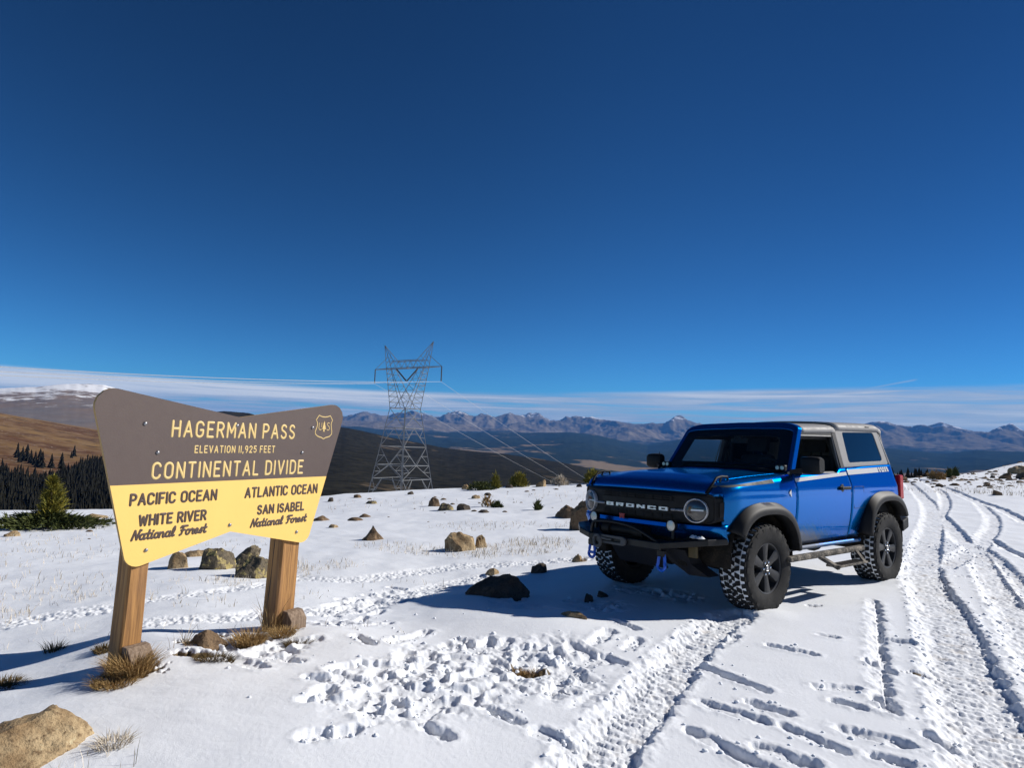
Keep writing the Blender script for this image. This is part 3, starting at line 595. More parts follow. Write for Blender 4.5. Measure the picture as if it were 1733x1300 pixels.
GLYPH = {'A': (.60, [[(0, 0), (.30, 1), (.60, 0)], [(.10, .33), (.50, .33)]]), 'B': (.52, [[(0, 0), (0, 1), (.24, 1)]+arc(.24, .76, .22, .24, 90, -90)+[(0, .52)], [(.24, .52)]+arc(.26, .26, .25, .26, 90, -90)+[(0, 0)]]),
 'C': (.54, [_C]), 'D': (.52, [[(0, 0), (0, 1), (.22, 1)]+arc(.22, .70, .30, .30, 90, 0)+arc(.22, .30, .30, .30, 0, -90)+[(0, 0)]]), 'E': (.46, [[(.46, 0), (0, 0), (0, 1), (.46, 1)], [(0, .52), (.38, .52)]]),
 'F': (.44, [[(0, 0), (0, 1), (.44, 1)], [(0, .52), (.36, .52)]]), 'G': (.56, [_C[:-1]+[(.54, .24), (.54, .45), (.32, .45)]]), 'H': (.54, [[(0, 0), (0, 1)], [(.54, 0), (.54, 1)], [(0, .52), (.54, .52)]]),
 'I': (.0, [[(0, 0), (0, 1)]]), 'L': (.42, [[(0, 1), (0, 0), (.42, 0)]]), 'M': (.66, [[(0, 0), (0, 1), (.33, .32), (.66, 1), (.66, 0)]]), 'N': (.54, [[(0, 0), (0, 1), (.54, 0), (.54, 1)]]),
 'O': (.56, [arc(.28, .72, .28, .28, 0, 180)+arc(.28, .28, .28, .28, 180, 360)+[(.56, .72)]]), 'P': (.50, [[(0, 0), (0, 1), (.24, 1)]+arc(.24, .73, .26, .27, 90, -90)+[(0, .46)]]), 'R': (.52, [[(0, 0), (0, 1), (.25, 1)]+arc(.25, .74, .25, .26, 90, -90)+[(0, .48)], [(.26, .48), (.52, 0)]]),
 'S': (.50, [_S]), 'T': (.50, [[(0, 1), (.50, 1)], [(.25, 1), (.25, 0)]]), 'V': (.56, [[(0, 1), (.28, 0), (.56, 1)]]), 'W': (.78, [[(0, 1), (.18, 0), (.39, .85), (.60, 0), (.78, 1)]]),
 '1': (.0, [[(0, 1), (0, 0)]]), '9': (.48, [arc(.24, .72, .24, .28, 0, 360, 16), [(.48, .72), (.44, .3), (.24, .0)]]), '2': (.48, [arc(.24, .74, .24, .26, 170, -20, 8)+[(0, 0), (.48, 0)]]), '5': (.48, [[(.44, 1), (.06, 1), (.03, .56)]+arc(.22, .32, .25, .31, 110, -150, 10)]), ',': (.02, [[(.02, .06), (-.05, -.16)]]), ' ': (.30, []),
 # script, x height .55
 'n': (.50, [[(0, .52), (0, 0)], [(0, .30), (.10, .50), (.24, .54), (.32, .42), (.32, .10), (.38, .0), (.48, .05)]]), 'a': (.52, [arc(.18, .27, .18, .27, 60, 370, 14), [(.38, .54), (.37, .10), (.43, 0), (.52, .06)]]), 't': (.36, [[(.14, .92), (.12, .12), (.20, .0), (.34, .06)], [(-.04, .56), (.30, .58)]]),
 'i': (.24, [[(.04, .54), (.03, .12), (.10, 0), (.22, .06)], [(.08, .78), (.10, .80)]]), 'o': (.42, [arc(.18, .27, .18, .27, 60, 420, 16)+[(.40, .50)]]), 'l': (.28, [[(.06, .1), (.20, .7), (.14, 1.02), (.04, .8), (.04, .14), (.12, 0), (.26, .06)]]), 'r': (.36, [[(.0, .42), (.08, .58), (.12, .46), (.24, .50), (.20, .12), (.26, 0), (.34, .05)]]), 'e': (.38, [[(.03, .26), (.24, .30), (.28, .44), (.16, .55), (.04, .42), (.03, .16), (.14, 0), (.36, .10)]]), 's': (.34, [[(.0, .06), (.20, .58), (.28, .22), (.22, .02), (.04, .05)]]),
 'Ncap': (.62, [[(0, 0), (.10, .98), (.42, .04), (.54, 1.02), (.64, .98)]]), 'Fcap': (.56, [[(.26, .95), (.20, .1), (.06, 0)], [(.0, .82), (.10, .98), (.62, .98)], [(.10, .52), (.44, .54)]])}
def lettering(text, x0, x1, z0, h, r, slant=0.0, gap=.26):
    """strokes for a line of routed letters filling x0..x1 on the face of the board"""
    keys = []; 
    for i, ch in enumerate(text): keys.append(ch+'cap' if slant and ch in 'NF' else ch)
    tot = 0; pos = []
    for k in keys: pos.append(tot); tot += GLYPH[k][0]+(gap if k != ' ' else .12)
    tot -= gap; sxx = (x1-x0)/tot; b = MB()
    for k, p0 in zip(keys, pos):
        for st in GLYPH[k][1]:
            whole = [Vector((x0+sxx*(p0+x)+slant*h*y, -.0005, z0+h*y)) for x, y in st]; runs = [[whole[0]]]
            for i_ in range(1, len(whole)):
                runs[-1].append(whole[i_])
                if i_+1 < len(whole) and (whole[i_]-whole[i_-1]).angle(whole[i_+1]-whole[i_], 0) > .75: runs.append([whole[i_]])
            for pts in runs:
             a, c = (pts[0]-pts[1]).normalized(), (pts[-1]-pts[-2]).normalized()
             pts = [pts[0]+a*r*.95, pts[0]+a*r*.6]+pts+[pts[-1]+c*r*.6, pts[-1]+c*r*.95]; rr = [r*.25, r*.8]+[r]*(len(pts)-4)+[r*.8, r*.25]
             b.tube(pts, rr, 8, flat=.32, up=(0, 1, 0))
    return b
def rounded(poly, rad, n=7):
    out = []; k = len(poly)
    for i, p in enumerate(poly):
        p = Vector(p); a = Vector(poly[i-1])-p; c = Vector(poly[(i+1) % k])-p; r = rad[i]
        if r <= 0: out.append(tuple(p)); continue
        a.normalize(); c.normalize(); ang = a.angle(c); d = r/math.tan(ang/2); ctr = p+(a+c).normalized()*(r/math.sin(ang/2)); s, e = p+a*d-ctr, p+c*d-ctr
        for j in range(n+1):
            f = j/n; v = (s*(1-f)+e*f); v = v.normalized()*r; out.append(tuple(ctr+v))
    return out
def forest_sign():
    Rm = Matrix(((.53509606, -.84434076, .02758431), (.84473466, .53439709, -.02903615), (.00977543, .03883855, .99919768)))
    O = Vector((-1.81240773, 4.35, EYE-.31007559)); base = O+Rm @ Vector((0, .085, -1.11)); base.z = 0
    root = empty('forest_sign', base, 'brown and yellow wooden forest sign with routed lettering on two timber posts', 'sign'); root.rotation_mode = 'XYZ'; root.rotation_euler = Rm.to_euler()
    off = Rm.inverted() @ (O-base)
    BROWN = plain('brown_sign_paint', (.098, .070, .060), .52, var=.06, scale=9, bump=.05, bscale=90); YELL = plain('yellow_sign_paint', (.88, .575, .155), .5, var=.05, scale=7, bump=.05, bscale=90)
    EDGE = plain('board_edge', (.45, .28, .10), .7); LY = plain('yellow_routed_letter', (.72, .52, .20), .55, var=.04); LB = plain('brown_routed_letter', (.075, .048, .036), .6, var=.08)
    BOLT = plain('bolt_steel', (.30, .30, .31), .35, .8); TIMBER = wood_mat('timber', (.20, .095, .030), (.46, .235, .075), (.27, .14, .06)); STUB = wood_mat('weathered_timber', (.15, .10, .065), (.30, .22, .155), (.20, .15, .11), .9)
    up = rounded([(-.9445, .5718), (0, .4179), (.9445, .5718)], [.10, .0, .10])
    wl = .9445+(.6469-.9445)*.5718/(.5718+.4934)
    lo = rounded([(wl, 0), (.6469, -.4934), (0, -.336), (-.6469, -.4934), (-wl, 0)], [0, .075, .04, .085, 0])
    # rounded() only knows closed loops, so round the whole outline and split it at the paint line
    full = rounded([(-.9445, .5718), (0, .4179), (.9445, .5718), (.6469, -.4934), (0, -.336), (-.6469, -.4934)], [.10, 0, .10, .075, .03, .085])
    iR = max(i for i, p in enumerate(full) if p[1] > 0); U = full[:iR+1]; D = full[iR+1:]
    Uo = [( -wl, 0)]+U+[(wl, 0)]; Do = [(wl, 0)]+D+[(-wl, 0)]; th = .02; b = MB()
    b.add([(x, 0, z) for x, z in Uo], [tuple(reversed(range(len(Uo))))], 0); b.add([(x, 0, z) for x, z in Do], [tuple(reversed(range(len(Do))))], 1)
    allp = Uo+Do[1:-1]; n = len(allp); b.add([(x, th, z) for x, z in allp], [tuple(range(n))], 2)
    b.add([(x, 0, z) for x, z in allp]+[(x, th, z) for x, z in allp], [(i, (i+1) % n, n+(i+1) % n, n+i) for i in range(n)], 2)
    brd = b.build('sign_board', [BROWN, YELL, EDGE], root, loc=off, fixn=True)
    for nm, tx, x0, x1, z0, h, r, m, sl, gp in (('pass_name', 'HAGERMAN PASS', -.455, .450, .284, .092, .0074, LY, 0, .36), ('elevation_line', 'ELEVATION 11,925 FEET', -.299, .292, .184, .042, .0038, LY, 0, .40), ('divide_line', 'CONTINENTAL DIVIDE', -.552, .550, .032, .090, .0074, LY, 0, .36),
       ('pacific_line', 'PACIFIC OCEAN', -.663, -.125, -.117, .060, .0078, LB, 0, .30), ('river_line', 'WHITE RIVER', -.601, -.186, -.239, .056, .0078, LB, 0, .30), ('left_forest_line', 'National Forest', -.637, -.175, -.321, .054, .0072, LB, .22, .06),
       ('atlantic_line', 'ATLANTIC OCEAN', .091, .701, -.118, .060, .0078, LB, 0, .30), ('isabel_line', 'SAN ISABEL', .199, .590, -.238, .055, .0078, LB, 0, .30), ('right_forest_line', 'National Forest', .152, .622, -.323, .052, .0072, LB, .22, .06)):
        lettering(tx, x0, x1, z0, h, r, sl, gp).build(nm, m, brd, smooth=50)
    sh = [(.667, .461), (.695, .452), (.725, .450), (.750, .453), (.776, .462), (.802, .427), (.793, .412), (.790, .395), (.797, .365), (.802, .343), (.802, .322), (.784, .304), (.765, .299), (.744, .294), (.726, .284), (.701, .295), (.682, .299), (.666, .304), (.645, .320), (.641, .338), (.652, .365), (.657, .390), (.654, .408), (.643, .427)]
    b = MB(); b.tube([(x, -.0005, z) for x, z in sh], .0036, 6, closed=True, flat=.4, up=(0, 1, 0))
    b.tube([(x, -.0005, z) for x, z in [(.674, .406), (.673, .365), (.680, .354), (.690, .352), (.699, .358)]], .0026, 6, flat=.4, up=(0, 1, 0))
    b.tube([(x, -.0005, z) for x, z in [(.699, .406), (.699, .372)]], .0022, 6, flat=.4, up=(0, 1, 0))
    b.tube([(x, -.0005, z) for x, z in [(.775, .404), (.762, .408), (.752, .401), (.756, .389), (.770, .380), (.779, .368), (.774, .355), (.762, .351), (.752, .356)]], .0026, 6, flat=.4, up=(0, 1, 0))
    tree = [(.722, .422), (.731, .395), (.728, .395), (.738, .375), (.734, .375), (.744, .358), (.729, .360), (.728, .346), (.734, .340), (.712, .340), (.718, .346), (.717, .360), (.705, .358), (.712, .375), (.709, .375), (.716, .395), (.713, .395)]
    b.prism([(x, -.0022, z) for x, z in tree], (0, .0025, 0)); b.build('shield_emblem', LY, brd)
    for x, z in [(-.623, .355), (-.018, .362), (.613, .367), (-.533, .186), (.535, .182), (-.008, -.292), (.544, -.396), (-.547, -.387)]:
        b = MB(); b.lathe([(.0001, -.009), (.006, -.0085), (.010, -.006), (.012, -.0015), (.012, .001)], (x, 0, z), n=14); b.build('bolt', BOLT, brd, smooth=60)
    for s, (x0, x1), dp in ((-1, (-.612, -.492), .135), (1, (.455, .618), .15)):
        b = MB(); z0, z1 = -1.42, (.36 if s < 0 else .37); c = .012
        pr = [(x0, .021+c), (x0+c, .021), (x1-c, .021), (x1, .021+c), (x1, .021+dp-c), (x1-c, .021+dp), (x0+c, .021+dp), (x0, .021+dp-c)]; rows = []
        for k in range(9):
            z = z0+(z1-z0)*k/8; ln = -.022*(1-k/8); rows.append([(x+ln+.002*math.sin(k*2.1+i), y+.002*math.cos(k*1.7+i*2), z) for i, (x, y) in enumerate(pr)]+[])
        for r_ in rows: r_.append(r_[0])
        b.grid(rows); b.add(rows[-1][:-1], [tuple(range(8))]); p = b.build('post', TIMBER, root, loc=off, fixn=True)
        b = MB(); xx0, xx1 = (x0-.01, x1+.006) if s < 0 else (x0+.035, x1+.012); y0, y1 = -.085, .019; zt = -.93 if s < 0 else -.955
        poly = [(xx0, y0, -1.42), (xx0, y1, -1.42), (xx0, y1, zt), (xx0, y0+.05, zt), (xx0, y0, zt-.055)]; b.prism(poly, (xx1-xx0, 0, 0))
        b.disc(((xx0+xx1)/2+.012, y0-.0015+.020, zt-.0265), .0001); o = b.build('stub_block', STUB, p, bevel=.006, fixn=True)
        if s < 0:
            b = MB(); q = Vector((.05, -.055)); b.lathe([(.004, 0), (.011, .0), (.013, .004), (.013, .02)], ((xx0+xx1)/2+.014, y0-.002, zt-.085), n=14); b.build('bolt_hole', BOLT, p, smooth=60)
forest_sign()

# ================================================================== ROCKS
import mathutils
def rock_mat(name, a, bb, c, lich=(.5, .45, .1), lk=.72, spec=.25):
    m, t, b = mat(name); tc = t.new('ShaderNodeTexCoord').outputs['Object']
    n1 = t.noise(tc, 5, 6, .65); n2 = t.noise(tc, 22, 5, .7); n3 = t.noise(tc, 60, 3, .6)
    col = t.mix(t.ramp(n1, .35, .65), a, bb); col = t.mix(t.ramp(n2, .48, .70), col, c); col = t.mix(t.ramp(n3, .6, .75), col, tuple(q*.45 for q in a)); col = t.mix(t.ramp(t.noise(tc, 9, 5, .7), lk, lk+.05), col, lich)
    t.set(b.inputs['Base Color'], col); b.inputs['Roughness'].default_value = .88; b.inputs['Specular IOR Level'].default_value = spec
    bp = t.new('ShaderNodeBump'); bp.inputs['Strength'].default_value = .8; bp.inputs['Distance'].default_value = .02; t.l.new(t.math('ADD', n2, t.math('MULTIPLY', n3, .5)), bp.inputs['Height']); t.l.new(bp.outputs[0], b.inputs['Normal']); return m
TAN = rock_mat('tan_rock', (.25, .165, .085), (.46, .345, .20), (.15, .095, .05), (.50, .42, .26), .62); DARKR = rock_mat('dark_rock', (.060, .048, .038), (.105, .085, .065), (.035, .028, .022), (.15, .12, .06)); LICH = rock_mat('lichen_rock', (.085, .072, .055), (.20, .16, .10), (.035, .03, .024), (.36, .29, .12), .54); BRN = rock_mat('brown_rock', (.13, .085, .05), (.23, .155, .09), (.08, .052, .033), (.34, .27, .14), .68)
ICO = {}
for k_ in (4, 5):
    _ico = bmesh.new(); bmesh.ops.create_icosphere(_ico, subdivisions=k_, radius=1); ICO[k_] = (np.array([v.co[:] for v in _ico.verts]), np.array([[v.index for v in f.verts] for f in _ico.faces])); _ico.free()
def rock(label, x, y, w_, h_, m, seed, cuts=12, lean=0.0, depth=None, rz=None, sharp=.72, group=None, low=False, taper=.08):
    rg = np.random.default_rng(seed); V, F = ICO[5 if w_/math.hypot(x, y) > .05 else 4]; V = V.copy(); cuts += 5
    for k in range(cuts):
        n = rg.normal(size=3); n[2] = abs(n[2])*.8+.1 if k % 3 else n[2]; n /= np.linalg.norm(n); d = sharp-.10+rg.random()*.26; q = V@n; V -= np.maximum(0, q-d)[:, None]*n*.97
    if taper < .3:
        for k in range(3):
            n = np.array([.28*rg.normal(), .28*rg.normal(), 1.0]); n /= np.linalg.norm(n); q = V@n; V -= np.maximum(0, q-(.50+.12*rg.random()))[:, None]*n*.95
    nz = np.array([mathutils.noise.fractal(Vector(p)*2.3+Vector((seed*3.1, 0, 0)), .75, 2.3, 6)-.8*abs(mathutils.noise.noise(Vector(p)*1.6+Vector((0, seed*1.7, 0)))) for p in V]); V *= (1+.11*nz)[:, None]
    ext = V[:, :2].max(0)-V[:, :2].min(0); top = V[:, 2].max()
    dp = depth or w_*(.7+.3*rg.random()); V[:, 0] *= w_/ext[0]; V[:, 1] *= dp/ext[1]; V[:, 2] = V[:, 2]*h_/top
    q_ = 1-taper*np.clip(V[:, 2]/h_, 0, 1); V[:, 0] *= q_; V[:, 1] *= q_; V[:, 0] += lean*V[:, 2]; V[:, 2] = np.where(V[:, 2] < 0, V[:, 2]*.6, V[:, 2])
    yaw = math.atan2(-x, y)+(rz if rz is not None else 0)
    o = tri_mesh('rock', V, F, m, smooth=True); o.location = (x, y, gz(x, y)-.02*h_-.005); o.rotation_euler = (0, 0, yaw); o.data.set_sharp_from_angle(angle=R(26)); return tag(o, label, 'rock', group)
RK = [
 ('big tan boulder cut by the lower left corner of the view', -2.02, 2.90, .52, .145, TAN, 3, 9, .0, .50, .15, .72, None, False, .1),
 ('tan squarish rock seen under the sign just right of its left post', -4.02, 8.16, .28, .21, TAN, 5, 11), ('dark grey domed rock seen between the two sign posts', -3.53, 8.10, .48, .25, LICH, 8, 9), ('dark lichen spotted rock beside the right sign post', -2.85, 7.56, .44, .26, LICH, 12, 10), ('slanting lichen covered slab leaning behind the two dark rocks under the sign', -3.44, 8.75, .32, .24, LICH, 14, 8, .5), ('long flat tan rock behind the squarish rock under the sign', -4.36, 9.37, .42, .10, TAN, 17, 8),
 ('brown pyramid shaped rock alone in the snow right of the sign', -2.30, 11.41, .40, .25, BRN, 21, 7, 0, None, None, .72, None, False, .55), ('light tan blocky boulder in dry grass in the middle of the snowfield', -.69, 10.03, .50, .28, TAN, 29, 12), ('small rounded tan rock touching the right end of the blocky boulder', -.41, 10.3, .22, .20, TAN, 31, 8),
 ('big dark boulder lying in the shadow of the vehicle', -.04, 6.40, .66, .20, DARKR, 41, 8, .1, .5, None, .72, None, False, .5), ('small dark stone at the upper edge of the shadow of the vehicle', .39, 7.98, .20, .12, DARKR, 43, 8), ('small low tan stone left of the small dark stone', -.15, 8.0, .18, .08, TAN, 47, 8), ('small tan stone with grass near the front bumper of the vehicle', .94, 8.68, .14, .11, TAN, 49, 8),
 ('rounded brown boulder left of the vehicle nose', 1.39, 15.23, .60, .29, BRN, 53, 7), ('tall brown boulder half hidden behind the vehicle nose', 1.44, 12.7, .52, .58, BRN, 57, 6),
 ('brown rock at the left end of the row of rocks beyond the pyramid rock', -2.16, 19.27, .37, .27, BRN, 61, 7), ('flat grey brown rock second in the row beyond the pyramid rock', -1.65, 17.75, .52, .20, LICH, 63, 8), ('dark rock third in the row beyond the pyramid rock', -1.16, 17.44, .42, .17, DARKR, 67, 9), ('thin dark slab at the right end of the row beyond the pyramid rock', -.60, 16.76, .32, .08, DARKR, 69, 8),
 ('flat brown rock just right of the yellow edge of the sign', -4.32, 15.33, .42, .12, BRN, 71, 8), ('flat low stone left of the pyramid rock', -3.49, 15.30, .40, .08, BRN, 73, 8), ('small low stone behind the flat low stone', -3.51, 16.28, .30, .08, BRN, 75, 8), ('small pale stone below the flat brown rock by the sign', -3.58, 13.64, .22, .07, TAN, 77, 8),
 ('flat reddish tan slab poking from the snow in front of the vehicle shadow', .57, 5.39, .26, .05, TAN, 79, 9, 0, .12, -.5), ('knobbly brown stone in the snow between the sign posts', -1.90, 4.32, .22, .09, BRN, 83, 9),
 ('tan boulder at the right edge of the view on the snowy bank', 33.9, 43.5, 1.2, .55, TAN, 91, 8), ('dark brown boulder on the snowy bank left of the tan boulder', 27.89, 36.70, .70, .40, BRN, 93, 7), ('small brown rock in the dry grass below the snowy bank', 18.30, 24.55, .33, .20, BRN, 95, 8), ('dark rock at the right edge below the tan boulder', 29.3, 37.2, .85, .38, DARKR, 97, 8), ('little dark stone left of the dark brown boulder', 27.6, 37.36, .33, .18, DARKR, 99, 8),
 ('left one of two dark stones inside the shadow below the vehicle nose', .80, 6.35, .09, .07, DARKR, 101, 8), ('right one of two dark stones inside the shadow below the vehicle nose', .95, 6.49, .12, .06, DARKR, 103, 8),
 ('tan stone on the snow crest right of the pylon', -1.86, 28.48, .36, .24, TAN, 111, 8), ('dark stone on the snow crest below the yellow green shrub', .04, 28.90, .34, .18, DARKR, 113, 8), ('tan pointed stone on the crest right of the yellow green shrub', 1.47, 29.6, .50, .34, TAN, 115, 7), ('small dark stone on the crest near the vehicle nose', 3.04, 28.04, .26, .16, DARKR, 117, 8), ('light flat stone below the crest in front of the shrubs', -1.08, 21.64, .32, .13, TAN, 119, 8), ('dark flat stone beside the light flat stone below the crest', -.72, 22.88, .30, .11, DARKR, 121, 8), ('small grey stone below the right leg of the pylon', -4.26, 20.63, .40, .10, LICH, 123, 8), ('small brown stone near the yellow edge of the sign at the crest', -5.22, 22.83, .30, .12, BRN, 125, 8), ('dark pebble like stone between sign and pylon', -5.83, 21.69, .20, .15, DARKR, 127, 8), ('dark stone on the snow in front of the pylon', -3.53, 23.83, .24, .12, DARKR, 129, 8),
 ('small tan rock under the spreading spruce at the left edge', -9.3, 12.5, .28, .11, TAN, 131, 8), ('flat tan rock in the snow right of the spreading spruce', -10.89, 17.51, .52, .12, TAN, 133, 8),
]
for a in RK: rock(*a)

# ================================================================== PLANTS
def blades(rng, n, rad, h, lean=.6, wd=.0022, base=(0, 0, 0), kx=1.0, ky=1.0):
    V = []; F = []
    for i in range(n):
        a = rng.random()*6.283; rr = rad*math.sqrt(rng.random()); x0, y0 = base[0]+rr*math.cos(a)*kx, base[1]+rr*math.sin(a)*ky
        hh = h*(.45+.65*rng.random()); ln = lean*(.25+.9*rng.random())*hh*(.4+rr/max(rad, 1e-6)); b = a+(rng.random()-.5)*1.6; dx_, dy_ = math.cos(b)*ln, math.sin(b)*ln
        c = rng.random()*3.14; wx, wy = math.cos(c)*wd*(.6+.8*rng.random()), math.sin(c)*wd; o = len(V); z0 = base[2]-.02
        V += [(x0-wx, y0-wy, z0), (x0+wx, y0+wy, z0), (x0+dx_*.4-wx*.8, y0+dy_*.4-wy*.8, z0+hh*.6), (x0+dx_*.4+wx*.8, y0+dy_*.4+wy*.8, z0+hh*.6), (x0+dx_, y0+dy_, z0+hh*(1-.25*lean*rng.random()))]
        F += [(o, o+1, o+3), (o, o+3, o+2), (o+2, o+3, o+4)]
    return V, F
def grass_mat(name, a, b_):
    m, t, b = mat(name); g = t.new('ShaderNodeNewGeometry'); rnd = t.new('ShaderNodeTexWhiteNoise', i_Vector=t.vmath('FLOOR', t.scale(g.outputs['Position'], (160, 160, 0)))).outputs[0]
    t.set(b.inputs['Base Color'], t.mix(rnd, a, b_)); b.inputs['Roughness'].default_value = .8; b.inputs['Specular IOR Level'].default_value = .15; return m
STRAW = grass_mat('dry_straw', (.20, .115, .04), (.50, .34, .15)); PALE = grass_mat('pale_straw', (.40, .34, .26), (.72, .64, .52)); DEAD = grass_mat('dead_moss', (.06, .045, .02), (.18, .12, .05))
def tuft(label, x, y, rad, h, n, m=STRAW, kx=1.0, ky=1.0, lean=.7, seed=1, name='grass_tuft'):
    rng = np.random.default_rng(seed); V, F = blades(rng, n, rad, h, lean, .0019, (0, 0, 0), kx, ky); o = tri_mesh(name, V, F, m); o.location = (x, y, gz(x, y)); return tag(o, label, 'grass tuft')
tuft('thick golden grass tuft at the foot of the left sign post', -2.09, 3.80, .085, .15, 1500, seed=1, lean=.9); tuft('low brown grass tuft spreading in front of the left sign post', -2.10, 3.66, .075, .075, 900, seed=2, kx=1.2, lean=1.1)
tuft('round golden grass clump between the sign posts', -1.68, 4.44, .075, .13, 1100, seed=3, lean=.9); tuft('tall thin golden grass at the foot of the right sign post', -1.66, 4.75, .05, .26, 60, seed=4, lean=.55); tuft('low golden grass clump in front of the right sign post', -1.52, 4.62, .07, .075, 700, seed=5, lean=1.1); tuft('flat mossy grass patch right of the right sign post', -1.38, 4.53, .07, .05, 700, DEAD, seed=6, lean=1.1, kx=1.2)
tuft('flat olive grass patch in the snow between the sign posts', -1.72, 4.03, .085, .05, 800, DEAD, kx=1.3, ky=.6, seed=7, lean=1.1); tuft('small mossy tuft behind the left sign post', -2.52, 4.27, .06, .06, 500, DEAD, seed=8); tuft('reddish brown moss tuft at the left edge of the view', -2.82, 3.82, .10, .055, 800, DEAD, seed=9, lean=1.2); tuft('dark weed in the shadow of the sign', -3.0, 4.5, .05, .10, 150, DEAD, seed=10)
tuft('thin dry grass stalks rising near the knobbly brown stone', -2.07, 4.37, .02, .16, 16, PALE, seed=11, lean=.9); tuft('small dead tuft below the thin grass stalks', -1.98, 4.26, .03, .045, 160, STRAW, seed=12); tuft('golden tuft beside the small tan stone near the bumper', .99, 8.70, .06, .09, 240, seed=13); tuft('dry grass tuft at the right end of the big tan boulder', -1.66, 2.93, .06, .07, 260, PALE, seed=14, lean=1.0); tuft('tiny brown tuft on the trampled snow right of the sign', -.80, 4.6, .03, .035, 150, DEAD, seed=15)
tuft('straw and dark soil poking out of the trampled snow', .15, 4.25, .11, .03, 420, STRAW, seed=16, lean=1.2, kx=1.5, ky=.5)
def dry_grass():
    rng = np.random.default_rng(77); V = []; F = []
    P = [(-1.3, 9.9, .5, 260), (-1.9, 10.4, .4, 120), (.1, 9.9, .7, 620), (.55, 10.7, .5, 420), (-.45, 9.35, .35, 200), (-.5, 13.5, .9, 260), (-2.6, 8.0, .35, 220), (-2.3, 8.5, .4, 160), (-3.8, 6.9, .5, 90), (-4.6, 6.3, .6, 240), (-5.4, 7.2, .9, 260), (-6.8, 9.2, 1.0, 260), (-4.4, 5.6, .4, 160), (-5.0, 10.5, 1.2, 180), (-2.9, 7.1, .25, 120), (-3.2, 6.2, .3, 50), (-2.6, 5.9, .25, 40), (-1.1, 7.3, .4, 30), (-1.9, 6.6, .3, 24), (-8.5, 11.5, 1.2, 180), (1.4, 13.2, .6, 120), (-1.6, 2.75, .15, 30), (-2.2, 4.6, .5, 26), (-.9, 5.1, .4, 14), (22, 27, 2.2, 420), (19.5, 25.2, 1.2, 200), (26, 31, 2.5, 300), (17.5, 26.5, 1.5, 160), (-9, 14.5, 1.3, 120), (-3.4, 5.0, .35, 26), (2.0, 22, 2.5, 110), (-3.5, 20, 2.5, 110)]
    for cx, cy, rd, n in P:
        a = rng.random(n)*6.283; rr = rd*np.sqrt(rng.random(n)); keep = rng.random(n) < .48; a, rr = a[keep], rr[keep]; xs, ys = cx+rr*np.cos(a)*1.25, cy+rr*np.sin(a); zs = ground_height(xs, ys); d = math.hypot(cx, cy)
        for x, y, z in zip(xs, ys, zs):
            v, f = blades(rng, 2, .015, .06+.07*rng.random()+(.07 if d > 20 else 0), .5, .0011+.00019*d, (x, y, z)); o = len(V); V += v; F += [tuple(i+o for i in q) for q in f]
    tag(tri_mesh('dry_grass', V, F, PALE), 'thin pale dry grass stems standing in the snow', 'grass', kind='stuff')
dry_grass()
def sprigs(rng, pts, dirs, ln, wd):
    """short needle-covered twigs: each a few crossed slivers"""
    V = []; F = []
    for p, d in zip(pts, dirs):
        d = d/np.linalg.norm(d)
        for k in range(3):
            s = np.cross(d, rng.normal(size=3)); s = s/np.linalg.norm(s)*wd*(.6+.8*rng.random()); l = ln*(.6+.7*rng.random()); e = d+rng.normal(size=3)*.35; o = len(V)
            V += [p-s, p+s, p+e*l*.55+s*.8, p+e*l]; F += [(o, o+1, o+2), (o, o+2, o+3)]
    return V, F
def needle_mat(name, a, b_, c):
    m, t, b = mat(name); pos = t.new('ShaderNodeNewGeometry').outputs['Position']; n = t.noise(pos, 9, 3); w_ = t.noise(pos, 60, 2)
    t.set(b.inputs['Base Color'], t.mix(t.ramp(w_, .55, .75), t.mix(t.ramp(n, .4, .62), a, b_), c)); b.inputs['Roughness'].default_value = .75; b.inputs['Specular IOR Level'].default_value = .2; return m
NY = needle_mat('yellow_green_needles', (.12, .12, .022), (.25, .21, .03), (.36, .28, .06)); NG = needle_mat('green_needles', (.035, .048, .014), (.085, .10, .028), (.15, .15, .04))
def bush(label, x, y, w_, h_, m, seed, n=700, name='shrub', spiky=.7, cat='shrub'):
    rng = np.random.default_rng(seed); z0 = gz(x, y); root = empty(name, (x, y, z0), label, cat); pts = []; ds = []
    while len(pts) < n:
        p = rng.random(3)*np.array([2, 2, 1])-np.array([1, 1, 0]); rad = (1-p[2])**spiky*(.8+.5*float(fbm(np.array([math.atan2(p[1], p[0])*1.3]), np.array([p[2]*3.]), 2, seed)[0]))
        if math.hypot(p[0], p[1]) > rad: continue
        pts.append(np.array([p[0]*w_/2, p[1]*w_/2, p[2]*h_])); ds.append(np.array([p[0]*.9, p[1]*.9, .7]))
    V, F = sprigs(rng, pts, ds, .16*h_+.05, .012+.012*h_); tri_mesh('foliage', V, F, m, parent=root)
    b = MB(); b.tube([(0, 0, -.05), (0, 0, h_*.8)], [.03*h_+.006, .006], 6)
    for k in range(5): a = k*1.3; b.tube([(0, 0, h_*.1*k), (math.cos(a)*w_*.3, math.sin(a)*w_*.3, h_*(.12*k+.2))], [.012*h_+.004, .003], 4)
    b.build('stems', BARK, root); return root
